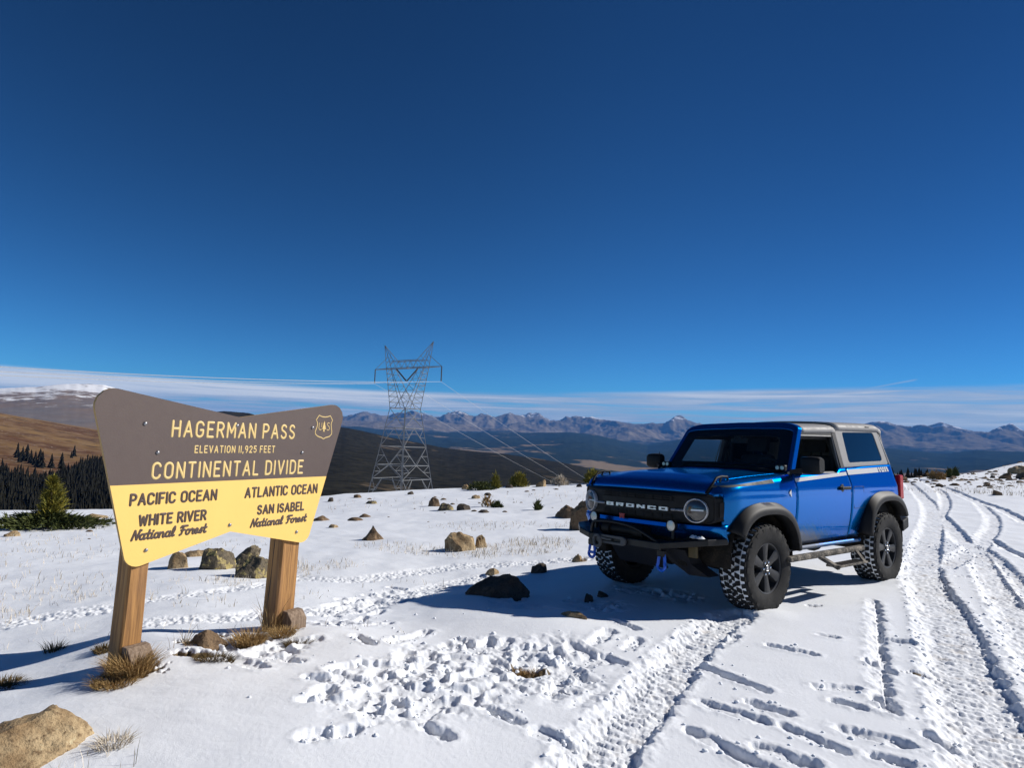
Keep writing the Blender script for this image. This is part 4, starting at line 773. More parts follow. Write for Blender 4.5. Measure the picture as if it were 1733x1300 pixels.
def spruce():
    x, y = -10.1, 14.5; z0 = gz(x, y); rng = np.random.default_rng(5); root = empty('spreading_spruce', (x, y, z0), 'wind bent spruce with yellow green leader and low green skirts at the left edge', 'tree')
    pts = []; ds = []
    for k in range(34):                       # upright leader: whorls of short branches
        zz = .28+.80*k/34; L0 = .27*(1-k/36)**1.15+.03
        for j in range(5):
            a = rng.random()*6.283; L = L0*(.45+.75*rng.random())*(1+.25*math.cos(a-.4)); 
            if rng.random() < .12: continue

            for f in np.linspace(.15, 1, 7): pts.append(np.array([.06+math.cos(a)*L*f, math.sin(a)*L*f, zz+.10*L*f+.03*rng.normal()])); ds.append(np.array([math.cos(a), math.sin(a), .8]))
    V, F = sprigs(rng, pts, ds, .09, .012); tri_mesh('crown', V, F, NY, parent=root); pts = []; ds = []
    for k in range(150):                      # mat of boughs pressed flat by the snow
        a = rng.random()*6.283; L = (.55+.65*rng.random())*(1.0+.25*abs(math.cos(a))); zb = .05+.26*rng.random()
        for f in np.linspace(.1, 1, 16): pts.append(np.array([math.cos(a)*L*f+.05*rng.normal(), math.sin(a)*L*f*.75+.05*rng.normal(), zb*(1.15-f*.75)+.04*rng.random()])); ds.append(np.array([math.cos(a), math.sin(a), .35]))
    V, F = sprigs(rng, pts, ds, .11, .015); tri_mesh('low_boughs', V, F, NG, parent=root)
    b = MB(); b.tube([(0, 0, -.1), (.02, 0, .3), (.06, 0, 1.08)], [.05, .04, .008], 8); b.build('trunk', BARK, root)
spruce()
bush('yellow green shrub standing on the crest right of the pylon', .47, 29.6, .95, .58, NY, 3, 520, spiky=.35); bush('yellow green shrub on the crest beside the vehicle nose', 3.88, 30.3, .9, .62, NY, 5, 520, spiky=.35); bush('low yellow shrub on the crest behind the far mirror of the vehicle', 8.2, 32.5, 1.6, .8, NY, 7, 520, spiky=.3); bush('low olive shrub on the crest right of the pylon leg', -1.15, 27.6, 1.5, .30, NG, 9, 600, spiky=.4); bush('thin upright olive shrub beside the low olive shrub', -.55, 28.2, .36, .62, NY, 11, 260); bush('low grey green shrub between the two yellow green shrubs', 2.35, 30.1, .9, .42, PALE, 13, 340)
bush('dark green seedling in the snow below the crest', -.30, 18.45, .36, .14, NG, 15, 200); bush('tiny green spruce seedling left of the brown boulder', .78, 17.13, .17, .24, NG, 17, 160); bush('dead reddish twigs beside the dark green seedling', -.58, 18.75, .45, .30, STRAW, 19, 60); bush('olive shrub at the far end of the track', 22.6, 34.6, 1.0, .42, STRAW, 21, 400, spiky=.4)
bush('dark shrub on the snowy slope right of the track', 27.3, 40, .45, .5, NG, 23, 300); bush('small dark shrub below the row of conifers', 25.2, 37.5, .35, .55, NG, 25, 200); bush('dark little shrub among the stones of the snowy slope', 31.5, 46.5, .8, .6, NG, 27, 300); bush('dead weed in the snow near the right edge', 24.6, 29.5, .5, .5, PALE, 29, 120)
def stone_scatter():
    rng = np.random.default_rng(99); V = []; F = []; o = 0; low = bmesh.new(); bmesh.ops.create_icosphere(low, subdivisions=2, radius=1); v0 = np.array([v.co[:] for v in low.verts]); f0 = np.array([[v.index for v in f.verts] for f in low.faces]); low.free()
    n = 620; az = np.radians(30+12*rng.random(n)); r = 34+38*rng.random(n)**.8; xs, ys = np.sin(az)*r, np.cos(az)*r; zs = base_height(xs, ys)
    m2 = 60; a2 = np.radians(-34+50*rng.random(m2)); r2 = 14+16*rng.random(m2); xs = np.r_[xs, np.sin(a2)*r2]; ys = np.r_[ys, np.cos(a2)*r2]; zs = np.r_[zs, ground_height(xs[n:], ys[n:])]
    for i in range(len(xs)):
        v = v0.copy()
        for k in range(5): nn = rng.normal(size=3); nn /= np.linalg.norm(nn); v -= np.maximum(0, v@nn-.6)[:, None]*nn
        s = (.05+.20*rng.random()**2.5) if i < n else .03+.09*rng.random()**2; v = v*np.array([s, s*.8, s*.55])+np.array([xs[i], ys[i], zs[i]]); V.append(v); F.append(f0+o); o += len(v)
    tag(tri_mesh('scattered_stones', np.concatenate(V), np.concatenate(F), BRN), 'many small stones strewn over the snowy slope and field', 'stones', kind='stuff')
stone_scatter()

def snow_clods():
    """crumbs of snow kicked up along the footprints and wheel tracks"""
    rng = np.random.default_rng(31); low = bmesh.new(); bmesh.ops.create_icosphere(low, subdivisions=2, radius=1); v0 = np.array([v.co[:] for v in low.verts]); f0 = np.array([[v.index for v in f.verts] for f in low.faces]); low.free()
    C = []
    for cx, cy in TRAMPLE: C += [(cx+.24*rng.normal(), cy+.20*rng.normal(), .005+.014*rng.random()**2.2) for _ in range(9)]
    for wd, dep, poly in RUTS[:5]:
        pl = [q for q in catmull(poly) if math.hypot(*q) < 14]
        for (ax, ay), (bx, by) in zip(pl[:-1], pl[1:]):
            l = math.hypot(bx-ax, by-ay)
            for _ in range(int(l*26)): t = rng.random(); sd = rng.choice((-1, 1))*(wd/2+.05*rng.normal()); C.append((ax+(bx-ax)*t-(by-ay)/l*sd, ay+(by-ay)*t+(bx-ax)/l*sd, .005+.013*rng.random()**2))
    for q in FEET: C += [(q[0][0]+(q[-1][0]-q[0][0])*rng.random()+.05*rng.normal(), q[0][1]+(q[-1][1]-q[0][1])*rng.random()+.05*rng.normal(), .004+.010*rng.random()**2) for _ in range(9)]
    xs = np.array([c[0] for c in C]); ys = np.array([c[1] for c in C]); zs = ground_height(xs, ys); V = []; F = []; o = 0
    for i, (x, y, r) in enumerate(C):
        v = v0*(1+.30*rng.normal(size=(len(v0), 1)).clip(-1, 1)*.6)*np.array([r, r*(.7+.5*rng.random()), r*.7])+np.array([x, y, zs[i]+r*.25]); V.append(v); F.append(f0+o); o += len(v)
    tag(tri_mesh('snow_crumbs', np.concatenate(V), np.concatenate(F), SNOW, smooth=True), 'loose crumbs of snow kicked up around footprints and tracks', 'snow', kind='stuff')
snow_clods()

# ================================================================== THE VEHICLE (x forward, y to its left, z up from the hubs)
HUB = .36
def paint_mat():
    m, t, b = mat('blue_car_paint'); tc = t.new('ShaderNodeTexCoord').outputs['Object']; s = t.new('ShaderNodeSeparateXYZ', i_0=tc)
    base = t.mix(t.noise(tc, 900, 1), (.0, .108, .335), (.0, .140, .43))
    # road spray: dried salt and mud thrown up behind the front wheel and along the sill
    x, z = s.outputs[0], s.outputs[2]
    st = t.noise(t.scale(t.new('ShaderNodeMapping', i_0=tc, i_2=(0, R(35), 0)).outputs[0], (5, 5, 46)), 1, 4, .6); cl = t.noise(tc, 6, 5, .65)
    zone = t.math('MULTIPLY', t.ramp(z, .46, .12), t.math('MULTIPLY', t.ramp(x, -1.75, -.65), t.ramp(x, .2, -.3)))
    zone = t.math('MAXIMUM', zone, t.math('MULTIPLY', t.ramp(z, .30, .10), .55))
    fine = t.noise(tc, 120, 3, .7); k_ = t.math('ADD', t.math('ADD', t.math('MULTIPLY', st, .9), t.math('MULTIPLY', cl, .5)), t.math('MULTIPLY', fine, .5))
    sp = t.math('MULTIPLY', t.ramp(t.math('ADD', t.math('MULTIPLY', zone, 1.15), t.math('SUBTRACT', k_, 1.22)), -.10, .75), .85)
    t.set(b.inputs['Base Color'], t.mix(sp, base, (.30, .27, .235))); b.inputs['Specular IOR Level'].default_value = .0; b.inputs['Metallic'].default_value = .85; b.inputs['Specular Tint'].default_value = (.01, .42, .95, 1)
    t.set(b.inputs['Roughness'], t.mix(sp, (.25, .25, .25), (.85, .85, .85))); t.set(b.inputs['Coat Weight'], t.math('MULTIPLY', .30, t.math('SUBTRACT', 1, sp))); b.inputs['Coat Roughness'].default_value = .02
    return m
def rubber_snow_mat():
    m, t, b = mat('tread_groove'); tc = t.new('ShaderNodeTexCoord').outputs['Object']
    k = t.ramp(t.noise(tc, 7, 4, .6), .33, .44); t.set(b.inputs['Base Color'], t.mix(k, (.02, .019, .018), (.78, .80, .83))); b.inputs['Roughness'].default_value = .8; return m
def dusty(name, col, dust, amt=.5, rough=.7):
    m, t, b = mat(name); tc = t.new('ShaderNodeTexCoord').outputs['Object']; n = t.noise(tc, 11, 5, .7); f = t.noise(tc, 70, 3, .6)
    b.inputs['Specular IOR Level'].default_value = .18
    t.set(b.inputs['Base Color'], t.mix(t.math('MULTIPLY', t.ramp(t.math('ADD', t.math('MULTIPLY', n, .6), t.math('MULTIPLY', f, .4)), .42, .66), amt), col, dust)); b.inputs['Roughness'].default_value = rough; return m
def glass_mat(name, tint, clear):
    m = bpy.data.materials.new(name); m.use_nodes = True; t = NT(m.node_tree); t.n.clear()
    tr = t.new('ShaderNodeBsdfTransparent', i_Color=tint); gl = t.new('ShaderNodeBsdfGlossy', i_Color=(1, 1, 1), i_Roughness=.01); ge = t.new('ShaderNodeNewGeometry'); cs = t.math('ABSOLUTE', t.vmath('DOT_PRODUCT', ge.outputs['Incoming'], ge.outputs['Normal'])); fr = t.math('ADD', .04, t.math('MULTIPLY', .96, t.math('POWER', t.math('SUBTRACT', 1, cs), 5)))
    mx = t.new('ShaderNodeMixShader'); t.l.new(t.math('ADD', fr, clear), mx.inputs[0]); t.l.new(tr.outputs[0], mx.inputs[1]); t.l.new(gl.outputs[0], mx.inputs[2])
    t.l.new(mx.outputs[0], t.new('ShaderNodeOutputMaterial').inputs[0]); return m
def vehicle():
    PAINT = paint_mat(); BLK = plain('black_moulded_plastic', (.0085, .0085, .009), .55, var=.2, bump=.1, bscale=300, spec=.2); SAT = plain('satin_black_steel', (.0075, .0075, .008), .42, var=.2, spec=.3)
    FLARE = dusty('grey_black_flare_plastic', (.011, .011, .012), (.040, .037, .033), .30, .55); ROOF = plain('grey_hardtop', (.25, .245, .24), .6, var=.05, bump=.06, bscale=400, spec=.2); STRIPE = plain('silver_stripe', (.46, .46, .47), .55, .0, .05, spec=.2); FSTR = plain('grey_stripe', (.075, .08, .08), .6, .0, .05, spec=.1)
    GLASS = glass_mat('window_glass', (.80, .86, .88), .0); DARKG = glass_mat('privacy_glass', (.030, .036, .042), .02); CLEAR = glass_mat('lamp_glass', (.85, .87, .9), .03)
    FRIT = plain('black_glass_border', (.006, .006, .007), .12); INT = plain('dark_interior', (.012, .012, .013), .8); SEATM = plain('dark_seat_cloth', (.020, .020, .022), .9)
    SILV = plain('silver_trim', (.62, .62, .63), .3, .6, .05); CHR = plain('bright_reflector', (.75, .76, .78), .18, .9, .05); RED = plain('red_tail_lens', (.34, .006, .014), .35, spec=.15); REDB = plain('red_badge', (.40, .012, .02), .4)
    RUB = dusty('tyre_rubber', (.014, .014, .0145), (.045, .043, .041), .45, .8); GRV = rubber_snow_mat(); RIM = dusty('dark_grey_alloy', (.030, .031, .034), (.07, .066, .06), .3, .40); UNDER = dusty('underbody', (.012, .011, .010), (.07, .055, .04), .5, .9)
    SHK = plain('blue_shackle_paint', (.008, .10, .55), .4); DUSTBAR = dusty('muddy_step_steel', (.05, .047, .042), (.33, .29, .235), .9, .85); LED = plain('led_lens', (.46, .47, .44), .22, .3, .35, 90); WHITE = plain('white_light_bar', (.80, .81, .82), .3); ROPE = plain('grey_winch_rope', (.085, .085, .083), .7); SNOWB = plain('packed_snow_lump', (.74, .76, .79), .7, bump=.6, bscale=50); AMB = plain('amber_bracket', (.07, .05, .015), .5)
    Rw = Matrix(((-.78391, .62076, -.0117), (-.62087, -.78379, .01405), (-.00045, .01827, .99983)))
    root = empty('off_road_vehicle', (1.80867, 6.6548, 0), 'blue two door off road vehicle with grey hardtop parked on the snow', 'off road vehicle'); root.rotation_euler = Rw.to_euler()
    loc = (0, 0, HUB)
    P = lambda b, name, m, parent=root, **k: b.build(name, m, parent, loc=loc if parent is root else None, **k)
    ss = lambda x, a, b_: (lambda t: t*t*(3-2*t))(min(1, max(0, (x-a)/(b_-a))))
    # ---- body side surface
    def zt(x): return float(np.interp(x, [-.62, -.43, .0, .35, .50, .56, .60, .635], [.842, .835, .812, .786, .762, .742, .706, .655]))
    def yb(x, z):
        y = .868
        if z < .62: y -= .060*((.62-z)/.45)**2
        if z < .30: y -= .012*((.30-z)/.2)**2
        if z > .695: y -= .30*(z-.695)
        y -= .003*math.exp(-((z-.655)/.02)**2)
        if x > .38: y -= .092*((x-.38)/.25)**2
        if x < -2.90: y -= .15*((-2.90-x)/.22)**2
        # shoulders swelling over the wheels
        for xc in (0, -2.55): y += .010*math.exp(-((x-xc)/.5)**2-((z-.60)/.10)**2)
        return y
    def arch(xc, zc, ax, az_, t, n=2.7):
        c, s = math.cos(t), math.sin(t); return xc+ax*math.copysign(abs(c)**(2/n), c), zc+az_*abs(s)**(2/n)
    ARF, ARR = (.0, .0, .535, .545), (-2.55, .0, .545, .60)      # arch openings in the body
    def zlow(x, bottom):
        z = bottom
        for xc, zc, ax, az_ in (ARF, ARR):
            u = abs(x-xc)/ax
            if u < 1: z = max(z, zc+az_*(1-u**2.7)**(1/2.7))
        return z
    XS = lambda a, b_, extra=(): sorted(set([a+(b_-a)*i/40 for i in range(41)]+[e for e in extra if a <= e <= b_]))
    edges = [xc+s*ax*f for xc, zc, ax, az_ in (ARF, ARR) for s in (-1, 1) for f in (1.0, .9995, .995, .985, .97, .94, .9)]
    def side(x0, x1, bot, top, s, wrap=False, nz=14):
        rows = []
        for x in XS(x0, x1, edges+[.559, .5595]):
            zl, zh = zlow(x, max(bot, .31) if x > .3 else bot), top(x); row = []
            if wrap:
                zs = zh-.085; zl = min(zl, zs-.01)
                for k in range(nz): z = zl+(zs-zl)*k/(nz-1); row.append((x, s*yb(x, z), z))
                y0 = yb(x, zs)
                for k in range(1, 9): a = math.pi/2*k/8; row.append((x, s*(y0-.075*(1-math.cos(a))-.02*k/8), zs+.085*math.sin(a)))
                row.append((x, s*max(.70, y0-.13), zh+.001)); row.append((x, s*.703, zh+.002))
            else:
                for k in range(nz): z = zl+(zh-zl)*k/(nz-1); row.append((x, s*yb(x, z), z))
            if wrap and x > .5592: row = [(x_, y_, max(z_, .658)) for x_, y_, z_ in row]
            rows.append(row)
        return rows
    belt = lambda x: .845+(x+1.49)*-.006 if x > -1.50 else (.845+(-1.50-x)/.09*.057 if x > -1.59 else .902+(-1.59-x)*.034)
    for s in (1, -1):
        b = MB(); b.grid(side(-.585, .635, .115, zt, s, True), flip=s < 0); fd = P(b, 'fender', PAINT, smooth=40, solid=.012)
        b = MB(); rows = [(x, z0_, z1_) for x, z0_, z1_ in [( .60, .722-.004, .736-.004)]+[(.60-.8*i/16, .722+(.757-.722)*i/16, .736+(.792-.736)*i/16) for i in range(1, 17)]]
        g = []
        for x, za, zb_ in rows:
            def fy(z, x=x):
                zs = zt(x)-.085; y0 = yb(x, zs)
                if z <= zs: return yb(x, z)
                a = math.asin(min(1, (z-zs)/.085)); return y0-.075*(1-math.cos(a))-.02*a/(math.pi/2)
            g.append([(x, s*(fy(za+(zb_-za)*k/3)+.0025), za+(zb_-za)*k/3) for k in range(4)])
        b.grid(g, flip=s < 0); b.build('stripe', FSTR, fd, smooth=40)
        if s > 0:
            b = MB(); em = [(-.475, .655), (-.463, .695), (-.452, .678), (-.437, .674), (-.430, .655), (-.445, .650), (-.455, .630), (-.476, .625), (-.470, .640)]
            b.prism([(x, yb(x, z)+.001, z) for x, z in em], (0, .006, 0)); b.build('emblem', SILV, fd)
        # door
        b = MB(); b.grid(side(-1.745, -.592, .150, belt, s, nz=20), flip=s < 0); dr = P(b, 'door', PAINT, smooth=40, solid=.02)
        b = MB(); b.grid([[(x, s*(yb(x, z)+.0025), z) for z in [zz(x, k) for k in range(4)]] for x, zz in [(-.60-.0286*i*1.4, lambda x, k: (.762+(x+.6)*-.055)+(.035+(.02 if x < -1.55 else 0)*0)*k/3) for i in range(29)]], flip=s < 0); b.build('stripe', STRIPE, dr, smooth=40)
        b = MB(); hz = .690; b.box((-1.57, s*(yb(-1.57, hz)+.020), hz), (.205, .020, .034)); b.box((-1.475, s*(yb(-1.5, hz)+.006), hz), (.05, .03, .04)); b.box((-1.655, s*(yb(-1.6, hz)+.006), hz), (.035, .03, .036)); b.build('handle', BLK, dr, bevel=.008)
        b = MB(); b.lathe([(.001, .004), (.032, .003), (.042, .0)], (-1.535, s*(yb(-1.52, hz)-.002), hz), n=20); b.build('handle_recess', SAT, dr)
        # rear quarter
        b = MB(); b.grid(side(-3.12, -1.752, .150, belt, s, nz=18), flip=s < 0)
        rows = [[(x, s*yb(x, z), z) for z in np.linspace(.30, belt(x), 8)] for x in (-3.12,)]; b.grid([rows[0], [(-3.16, s*.62, z) for z in np.linspace(.30, .94, 8)], [(-3.165, 0, z) for z in np.linspace(.30, .94, 8)]], flip=s < 0)
        q = P(b, 'rear_quarter', PAINT, smooth=40, solid=.02)
        b = MB(); b.grid([[(x, s*(yb(x, z)+.0025), z) for z in [(.826+(x+1.75)*-.035)+.056*k/3 for k in range(4)]] for x in np.linspace(-1.757, -2.54, 24)], flip=s < 0); b.build('stripe', STRIPE, q, smooth=40)
        b = MB(); sl = -.30
        def pane(x0, x1, f0, f1): 
            z0 = lambda x: .826+(x+1.75)*-.035
            b.prism([(x+sl*(f-.5)*.056*-.9, s*(yb(x, z0(x)+.056*f)+.0012), z0(x)+.056*f) for x, f in ((x0, f0), (x1, f0), (x1, f1), (x0, f1))], (0, s*.002, 0))
        for x0, x1, f0, f1 in ((-2.56, -2.60, 0, 1), (-2.615, -2.655, .45, 1), (-2.625, -2.70, .0, .40), (-2.67, -2.71, .5, 1), (-2.715, -2.755, 0, .46), (-2.725, -2.765, .5, 1), (-2.78, -2.82, .0, 1)): pane(x0, x1, f0, f1)
        b.build('graphic', STRIPE, q)
        b = MB(); fl = rounded([(-1.80, .70), (-2.03, .70), (-2.03, .47), (-1.80, .47)], [.02]*4, 4); fo_ = rounded([(-1.796, .704), (-2.034, .704), (-2.034, .466), (-1.796, .466)], [.02]*4, 4)
        if s > 0: b.ring([(x, s*(yb(x, z)+.0008), z) for x, z in fo_], [(x, s*(yb(x, z)+.0008), z) for x, z in fl], (0, s*.0006, 0)); b.build('fuel_door_gap', SAT, q)
        # sill below the door
        b = MB(); b.grid([[(x, s*.835, .145), (x, s*.845, .125), (x, s*.835, .103), (x, s*.76, .090)] for x in np.linspace(-1.98, -.42, 20)], flip=s > 0); P(b, 'sill', PAINT, smooth=60, solid=.01, fixn=True)
        # wheel arch flares and liners
        for (xc, zc, ax, az_), xo, bl in ((ARF, .025, .20), (ARR, .03, .19)):
            T = np.linspace(.52, math.pi-.16, 40) if xc == 0 else np.linspace(.20, math.pi-.56, 40); rows = []
            for t in T:
                row = []
                for fa, fz, yy in ((.045, .042, None), (.040, .037, .010), (.010, .006, .066), (-.030, -.036, .082), (-.055, -.062, .076), (-.058, -.066, .03), (-.055, -.063, -.06)):
                    x, z = arch(xc, zc, ax+fa, az_+fz, t); y = yb(min(x, .63), max(z, .2)) if yy is None else .868-.092*max(0, (min(x, .63)-.38)/.25)**2*.6+yy
                    row.append((x, s*y, z))
                rows.append(row)
            b = MB(); b.grid(rows, flip=s < 0); P(b, 'wheel_arch_flare', FLARE, smooth=50, solid=.008)
            b = MB(); rows = []
            for t in np.linspace(0.02, math.pi-.02, 30):
                x, z = arch(xc, zc, ax-.02, az_-.03, t); rows.append([(x, s*.85, z), (x, s*.65, z), (x, s*.36, z)])
            b.grid(rows); P(b, 'wheel_arch_liner', UNDER, smooth=60)
        # hardtop side with its window
        yt = lambda z: .782-(z-.90)*.262
        o = rounded([(-1.772, .906), (-1.80, 1.345), (-2.90, 1.375), (-2.945, .945)], [.01, .02, .07, .03], 6); i_ = rounded([(-1.925, .958), (-1.968, 1.296), (-2.775, 1.322), (-2.815, .985)], [.03, .03, .04, .045], 6)
        mp = lambda q_, d=0: [(x, s*(yt(z)+d), z) for x, z in q_]
        b = MB(); b.ring(mp(o), mp(i_), (0, -s*.03, 0)); qh = P(b, 'hardtop_side', ROOF, bevel=.006, fixn=True)
        b = MB(); ig = rounded([(-1.920, .954), (-1.963, 1.301), (-2.780, 1.327), (-2.820, .981)], [.03, .03, .04, .045], 6); b.prism(mp(ig, -.006), (0, -s*.008, 0)); b.build('side_window', DARKG, qh, fixn=True)
        # pillar between door glass and hardtop, drip rail, door glass, window trim
        b = MB(); b.prism([(-1.700, s*yt(.86), .86), (-1.768, s*yt(.90), .90), (-1.796, s*yt(1.285), 1.285), (-1.715, s*yt(1.275), 1.275)], (0, -s*.05, 0)); P(b, 'door_pillar', dusty('pillar_plastic', (.05, .05, .052), (.10, .10, .10), .4), fixn=True)
        b = MB(); b.prism([(-.93, s*(yt(1.235)-.004), 1.225), (-1.72, s*(yt(1.25)-.004), 1.245), (-1.72, s*(yt(1.28)-.004), 1.278), (-.945, s*(yt(1.26)-.004), 1.258)], (0, -s*.035, 0)); P(b, 'window_drip_rail', BLK, fixn=True)
        if s < 0: b = MB(); b.prism([(-.70, s*(yt(.84)-.010), .838), (-1.66, s*(yt(.85)-.010), .846), (-1.70, s*(yt(1.24)-.010), 1.245), (-.94, s*(yt(1.23)-.010), 1.232)], (0, -s*.005, 0)); b.build('window', glass_mat('door_glass', (.80, .86, .88), .0), dr, fixn=True)      # the near window is wound down
        b = MB(); b.tube([(-1.655, s*(yt(.85)-.004), .85), (-1.692, s*(yt(1.23)-.004), 1.232), (-1.672, s*(yt(1.245)-.004), 1.243), (-.95, s*(yt(1.232)-.004), 1.228)], .007, 6); b.build('window_edge', plain('window_edge_trim', (.16, .16, .165), .4), dr)
        b = MB(); b.prism([(-.60, s*.826, .836), (-1.50, s*.820, .846), (-1.50, s*.79, .862), (-.60, s*.79, .852)], (0, -s*.03, 0)); b.build('belt_seal', plain('belt_trim', (.30, .30, .30), .45), dr, fixn=True)
        # mirror
        b = MB(); yo = 1.0
        sec = []
        for y, k in ((.865, .86), (.885, .98), (.97, 1.0), (1.03, .95), (1.055, .78)):
            sec.append([(-.715+.065*k*math.copysign(abs(math.cos(a))**.6, math.cos(a)), s*y, .925+.088*k*math.copysign(abs(math.sin(a))**.5, math.sin(a))) for a in np.linspace(0, 2*math.pi, 21)])
        b.grid(sec); b.add(sec[0][:-1], [tuple(range(20))]); b.add(sec[-1][:-1], [tuple(range(20))]); b.prism([(-.58, s*.80, .835), (-.80, s*.80, .842), (-.78, s*.90, .865), (-.66, s*.90, .855)], (0, 0, .045)); mr = P(b, 'mirror', BLK, smooth=50, fixn=True)
        b = MB(); b.prism([(-.7815, s*.885, .855), (-.7815, s*1.03, .86), (-.7815, s*1.025, .99), (-.7815, s*.895, 1.0)], (-.003, 0, 0)); b.build('mirror_glass', CHR, mr, fixn=True)
        # trail sight on the front corner of the hood
        b = MB(); hx = [(.640, .668, .012), (.575, .748, .012), (.515, .803, .012), (.445, .815, .012), (.355, .812, .012), (.345, .790, .012)]
        b.tube([(x, s*(.715-.02*(x > .6)), z) for x, z, _ in hx], [.014, .013, .012, .011, .011, .012], 8); b.tube([(.47, s*.715, .765), (.44, s*.715, .812)], .010, 6); P(b, 'trail_sight', BLK, smooth=50)
        # tail lamp and rear corner
        b = MB(); b.box((-3.165, s*.775, .675), (.11, .11, .29)); tl = P(b, 'tail_lamp', RED, bevel=.015)
        b = MB(); b.box((-3.13, s*.735, .675), (.06, .09, .31)); b.build('lamp_frame', BLK, tl, bevel=.01)
        # side step: rail, hangers, drop plate
        b = MB(); b.box((-1.08, s*.905, .055), (1.56, .075, .055)); st = P(b, 'step_rail', DUSTBAR, bevel=.018)
        b = MB(); b.prism([(-.84, s*.93, .055), (-.92, s*.93, .055), (-1.02, s*1.06, -.045), (-.96, s*1.06, -.045)], (0, 0, -.035)); b.prism([(-1.62, s*.93, .06), (-1.68, s*.93, .06), (-1.56, s*1.07, -.035), (-1.50, s*1.07, -.035)], (0, 0, -.03)); b.box((-1.26, s*1.02, -.045), (.62, .14, .022)); b.build('drop_step', DUSTBAR, st, bevel=.006, fixn=True)
        b = MB()
        for k in range(9): b.box((-1.26+.055*(k-4), s*1.02, -.0325), (.022, .11, .004))
        b.build('step_tread', UNDER, st)
        # head lamps
        xh, yh, zh, r = .700, s*.632, .517, .103
        tilt = Matrix.Rotation(s*R(19), 3, 'Z'); pl = lambda q_: tuple(tilt @ Vector(q_)+Vector((xh, yh, zh)))
        def spun(prof, n=40):
            b_ = MB(); b_.lathe(prof, (0, 0, 0), 'x', n); b_.v = [pl(v) for v in b_.v]; return b_
        hl = P(spun([(.094, -.05), (.095, .014), (.099, .021), (r, .020), (r+.003, .010), (r+.001, -.03)]), 'headlight', plain('lamp_ring', (.62, .62, .63), .3, .5, .04), smooth=40)
        spun([(.001, -.052), (.05, -.05), (.094, -.035), (.094, -.01)]).build('reflector', plain('lamp_bowl', (.30, .31, .33), .4, .2, .5, 25), hl, smooth=50)
        b = MB(); b.box((.006, .012, .004), (.012, .11, .013)); b.v = [pl(v) for v in b.v]; b.build('light_bar', WHITE, hl)
        b = MB()
        for yy, zz, rr_ in ((-.028, .048, .030), (.032, .044, .024), (-.02, -.022, .014), (.022, -.02, .014), (.03, -.055, .02)): b.lathe([(.001, -.022), (rr_*.7, -.018), (rr_, .0), (rr_*1.05, -.012)], (-.012, yy, zz), 'x', 16)
        b.v = [pl(v) for v in b.v]; b.build('projector', CHR, hl, smooth=50)
        spun([(.001, .022), (.04, .020), (.075, .015), (.094, .006)]).build('lens', CLEAR, hl, smooth=60)
        # fog lamps on the bumper
        fx, fy_, fz, fr_ = .835, s*.468, .378, .046
        b = MB(); b.lathe([(fr_*.3, -.055), (fr_*.9, -.045), (fr_+.004, -.012), (fr_+.005, .006), (fr_, .008)], (fx, fy_, fz), 'x', 24); b.box((fx-.03, fy_, fz-.075), (.02, .025, .08)); fg = P(b, 'fog_lamp', SAT, smooth=45)
        b = MB(); b.lathe([(.001, .008), (fr_*.6, .007), (fr_, .003)], (fx, fy_, fz), 'x', 24); b.build('lens', LED, fg, smooth=60)
        # small pod lamps at the foot of the screen
        b = MB(); b.box((-.60, s*.70, .895), (.05, .105, .055)); pd = P(b, 'pod_lamp', SAT, bevel=.008)
        b = MB()
        for yy in (-.025, .025): b.lathe([(.001, .004), (.018, .004), (.021, .0)], (-.574, s*.70+yy, .895), 'x', 14)
        b.build('lens', LED, pd)
        # recovery shackle
        b = MB(); b.tube([(.90, s*.395, .135), (.905, s*.385, .07), (.908, s*.385, .045)]+[(.91, s*.42+.042*math.cos(a), .04+.046*math.sin(a)) for a in np.linspace(math.pi, 2*math.pi, 11)]+[(.908, s*.42+s*.035, .045), (.905, s*.42+s*.035, .07), (.90, s*.445, .135)], .0135, 8)
        P(b, 'shackle', SHK, smooth=60)
    # ---- hood, cowl
    rows = []
    for i in range(34):
        f = i/33; row = []
        for j in range(41):
            y = -.70+1.40*j/40; bow = .045*(1-(abs(y)/.70)**2.2); x = -.60+(1.238+bow)*f; xe = x-bow*f
            z = zt(min(.634, xe))+.003+.022*ss(.70-abs(y), .12, .34)*ss(.62-xe, .0, .35)+.012*(1-(y/.7)**2)
            row.append((x, y, z))
        rows.append(row)
    b = MB(); b.grid(rows); P(b, 'hood', PAINT, smooth=35, solid=.012, fixn=True)
    b = MB(); b.grid([[(-.50, y, .855+.012*(1-(y/.7)**2)+.022*ss(.70-abs(y), .12, .34)) for y in np.linspace(-.66, .66, 16)], [(-.66, y, .873+.012*(1-(y/.7)**2)+.02*ss(.70-abs(y), .12, .34)) for y in np.linspace(-.70, .70, 16)], [(-.70, y, .862) for y in np.linspace(-.72, .72, 16)]]); P(b, 'cowl', BLK, smooth=60, solid=.01, fixn=True)
    b = MB()
    for y0, y1 in ((.10, .58), (-.52, .02)): b.tube([(-.645, y0, .905), (-.665, (y0+y1)/2, .925), (-.675, y1, .912)], .008, 6)
    P(b, 'wiper', BLK)
    b = MB(); b.tube([(-.55, -.775, .845), (-.56, -.775, 1.03)], .004, 6); b.lathe([(.014, 0), (.012, .02), (.004, .03)], (-.55, -.775, .838), 'z', 10); P(b, 'antenna', BLK)
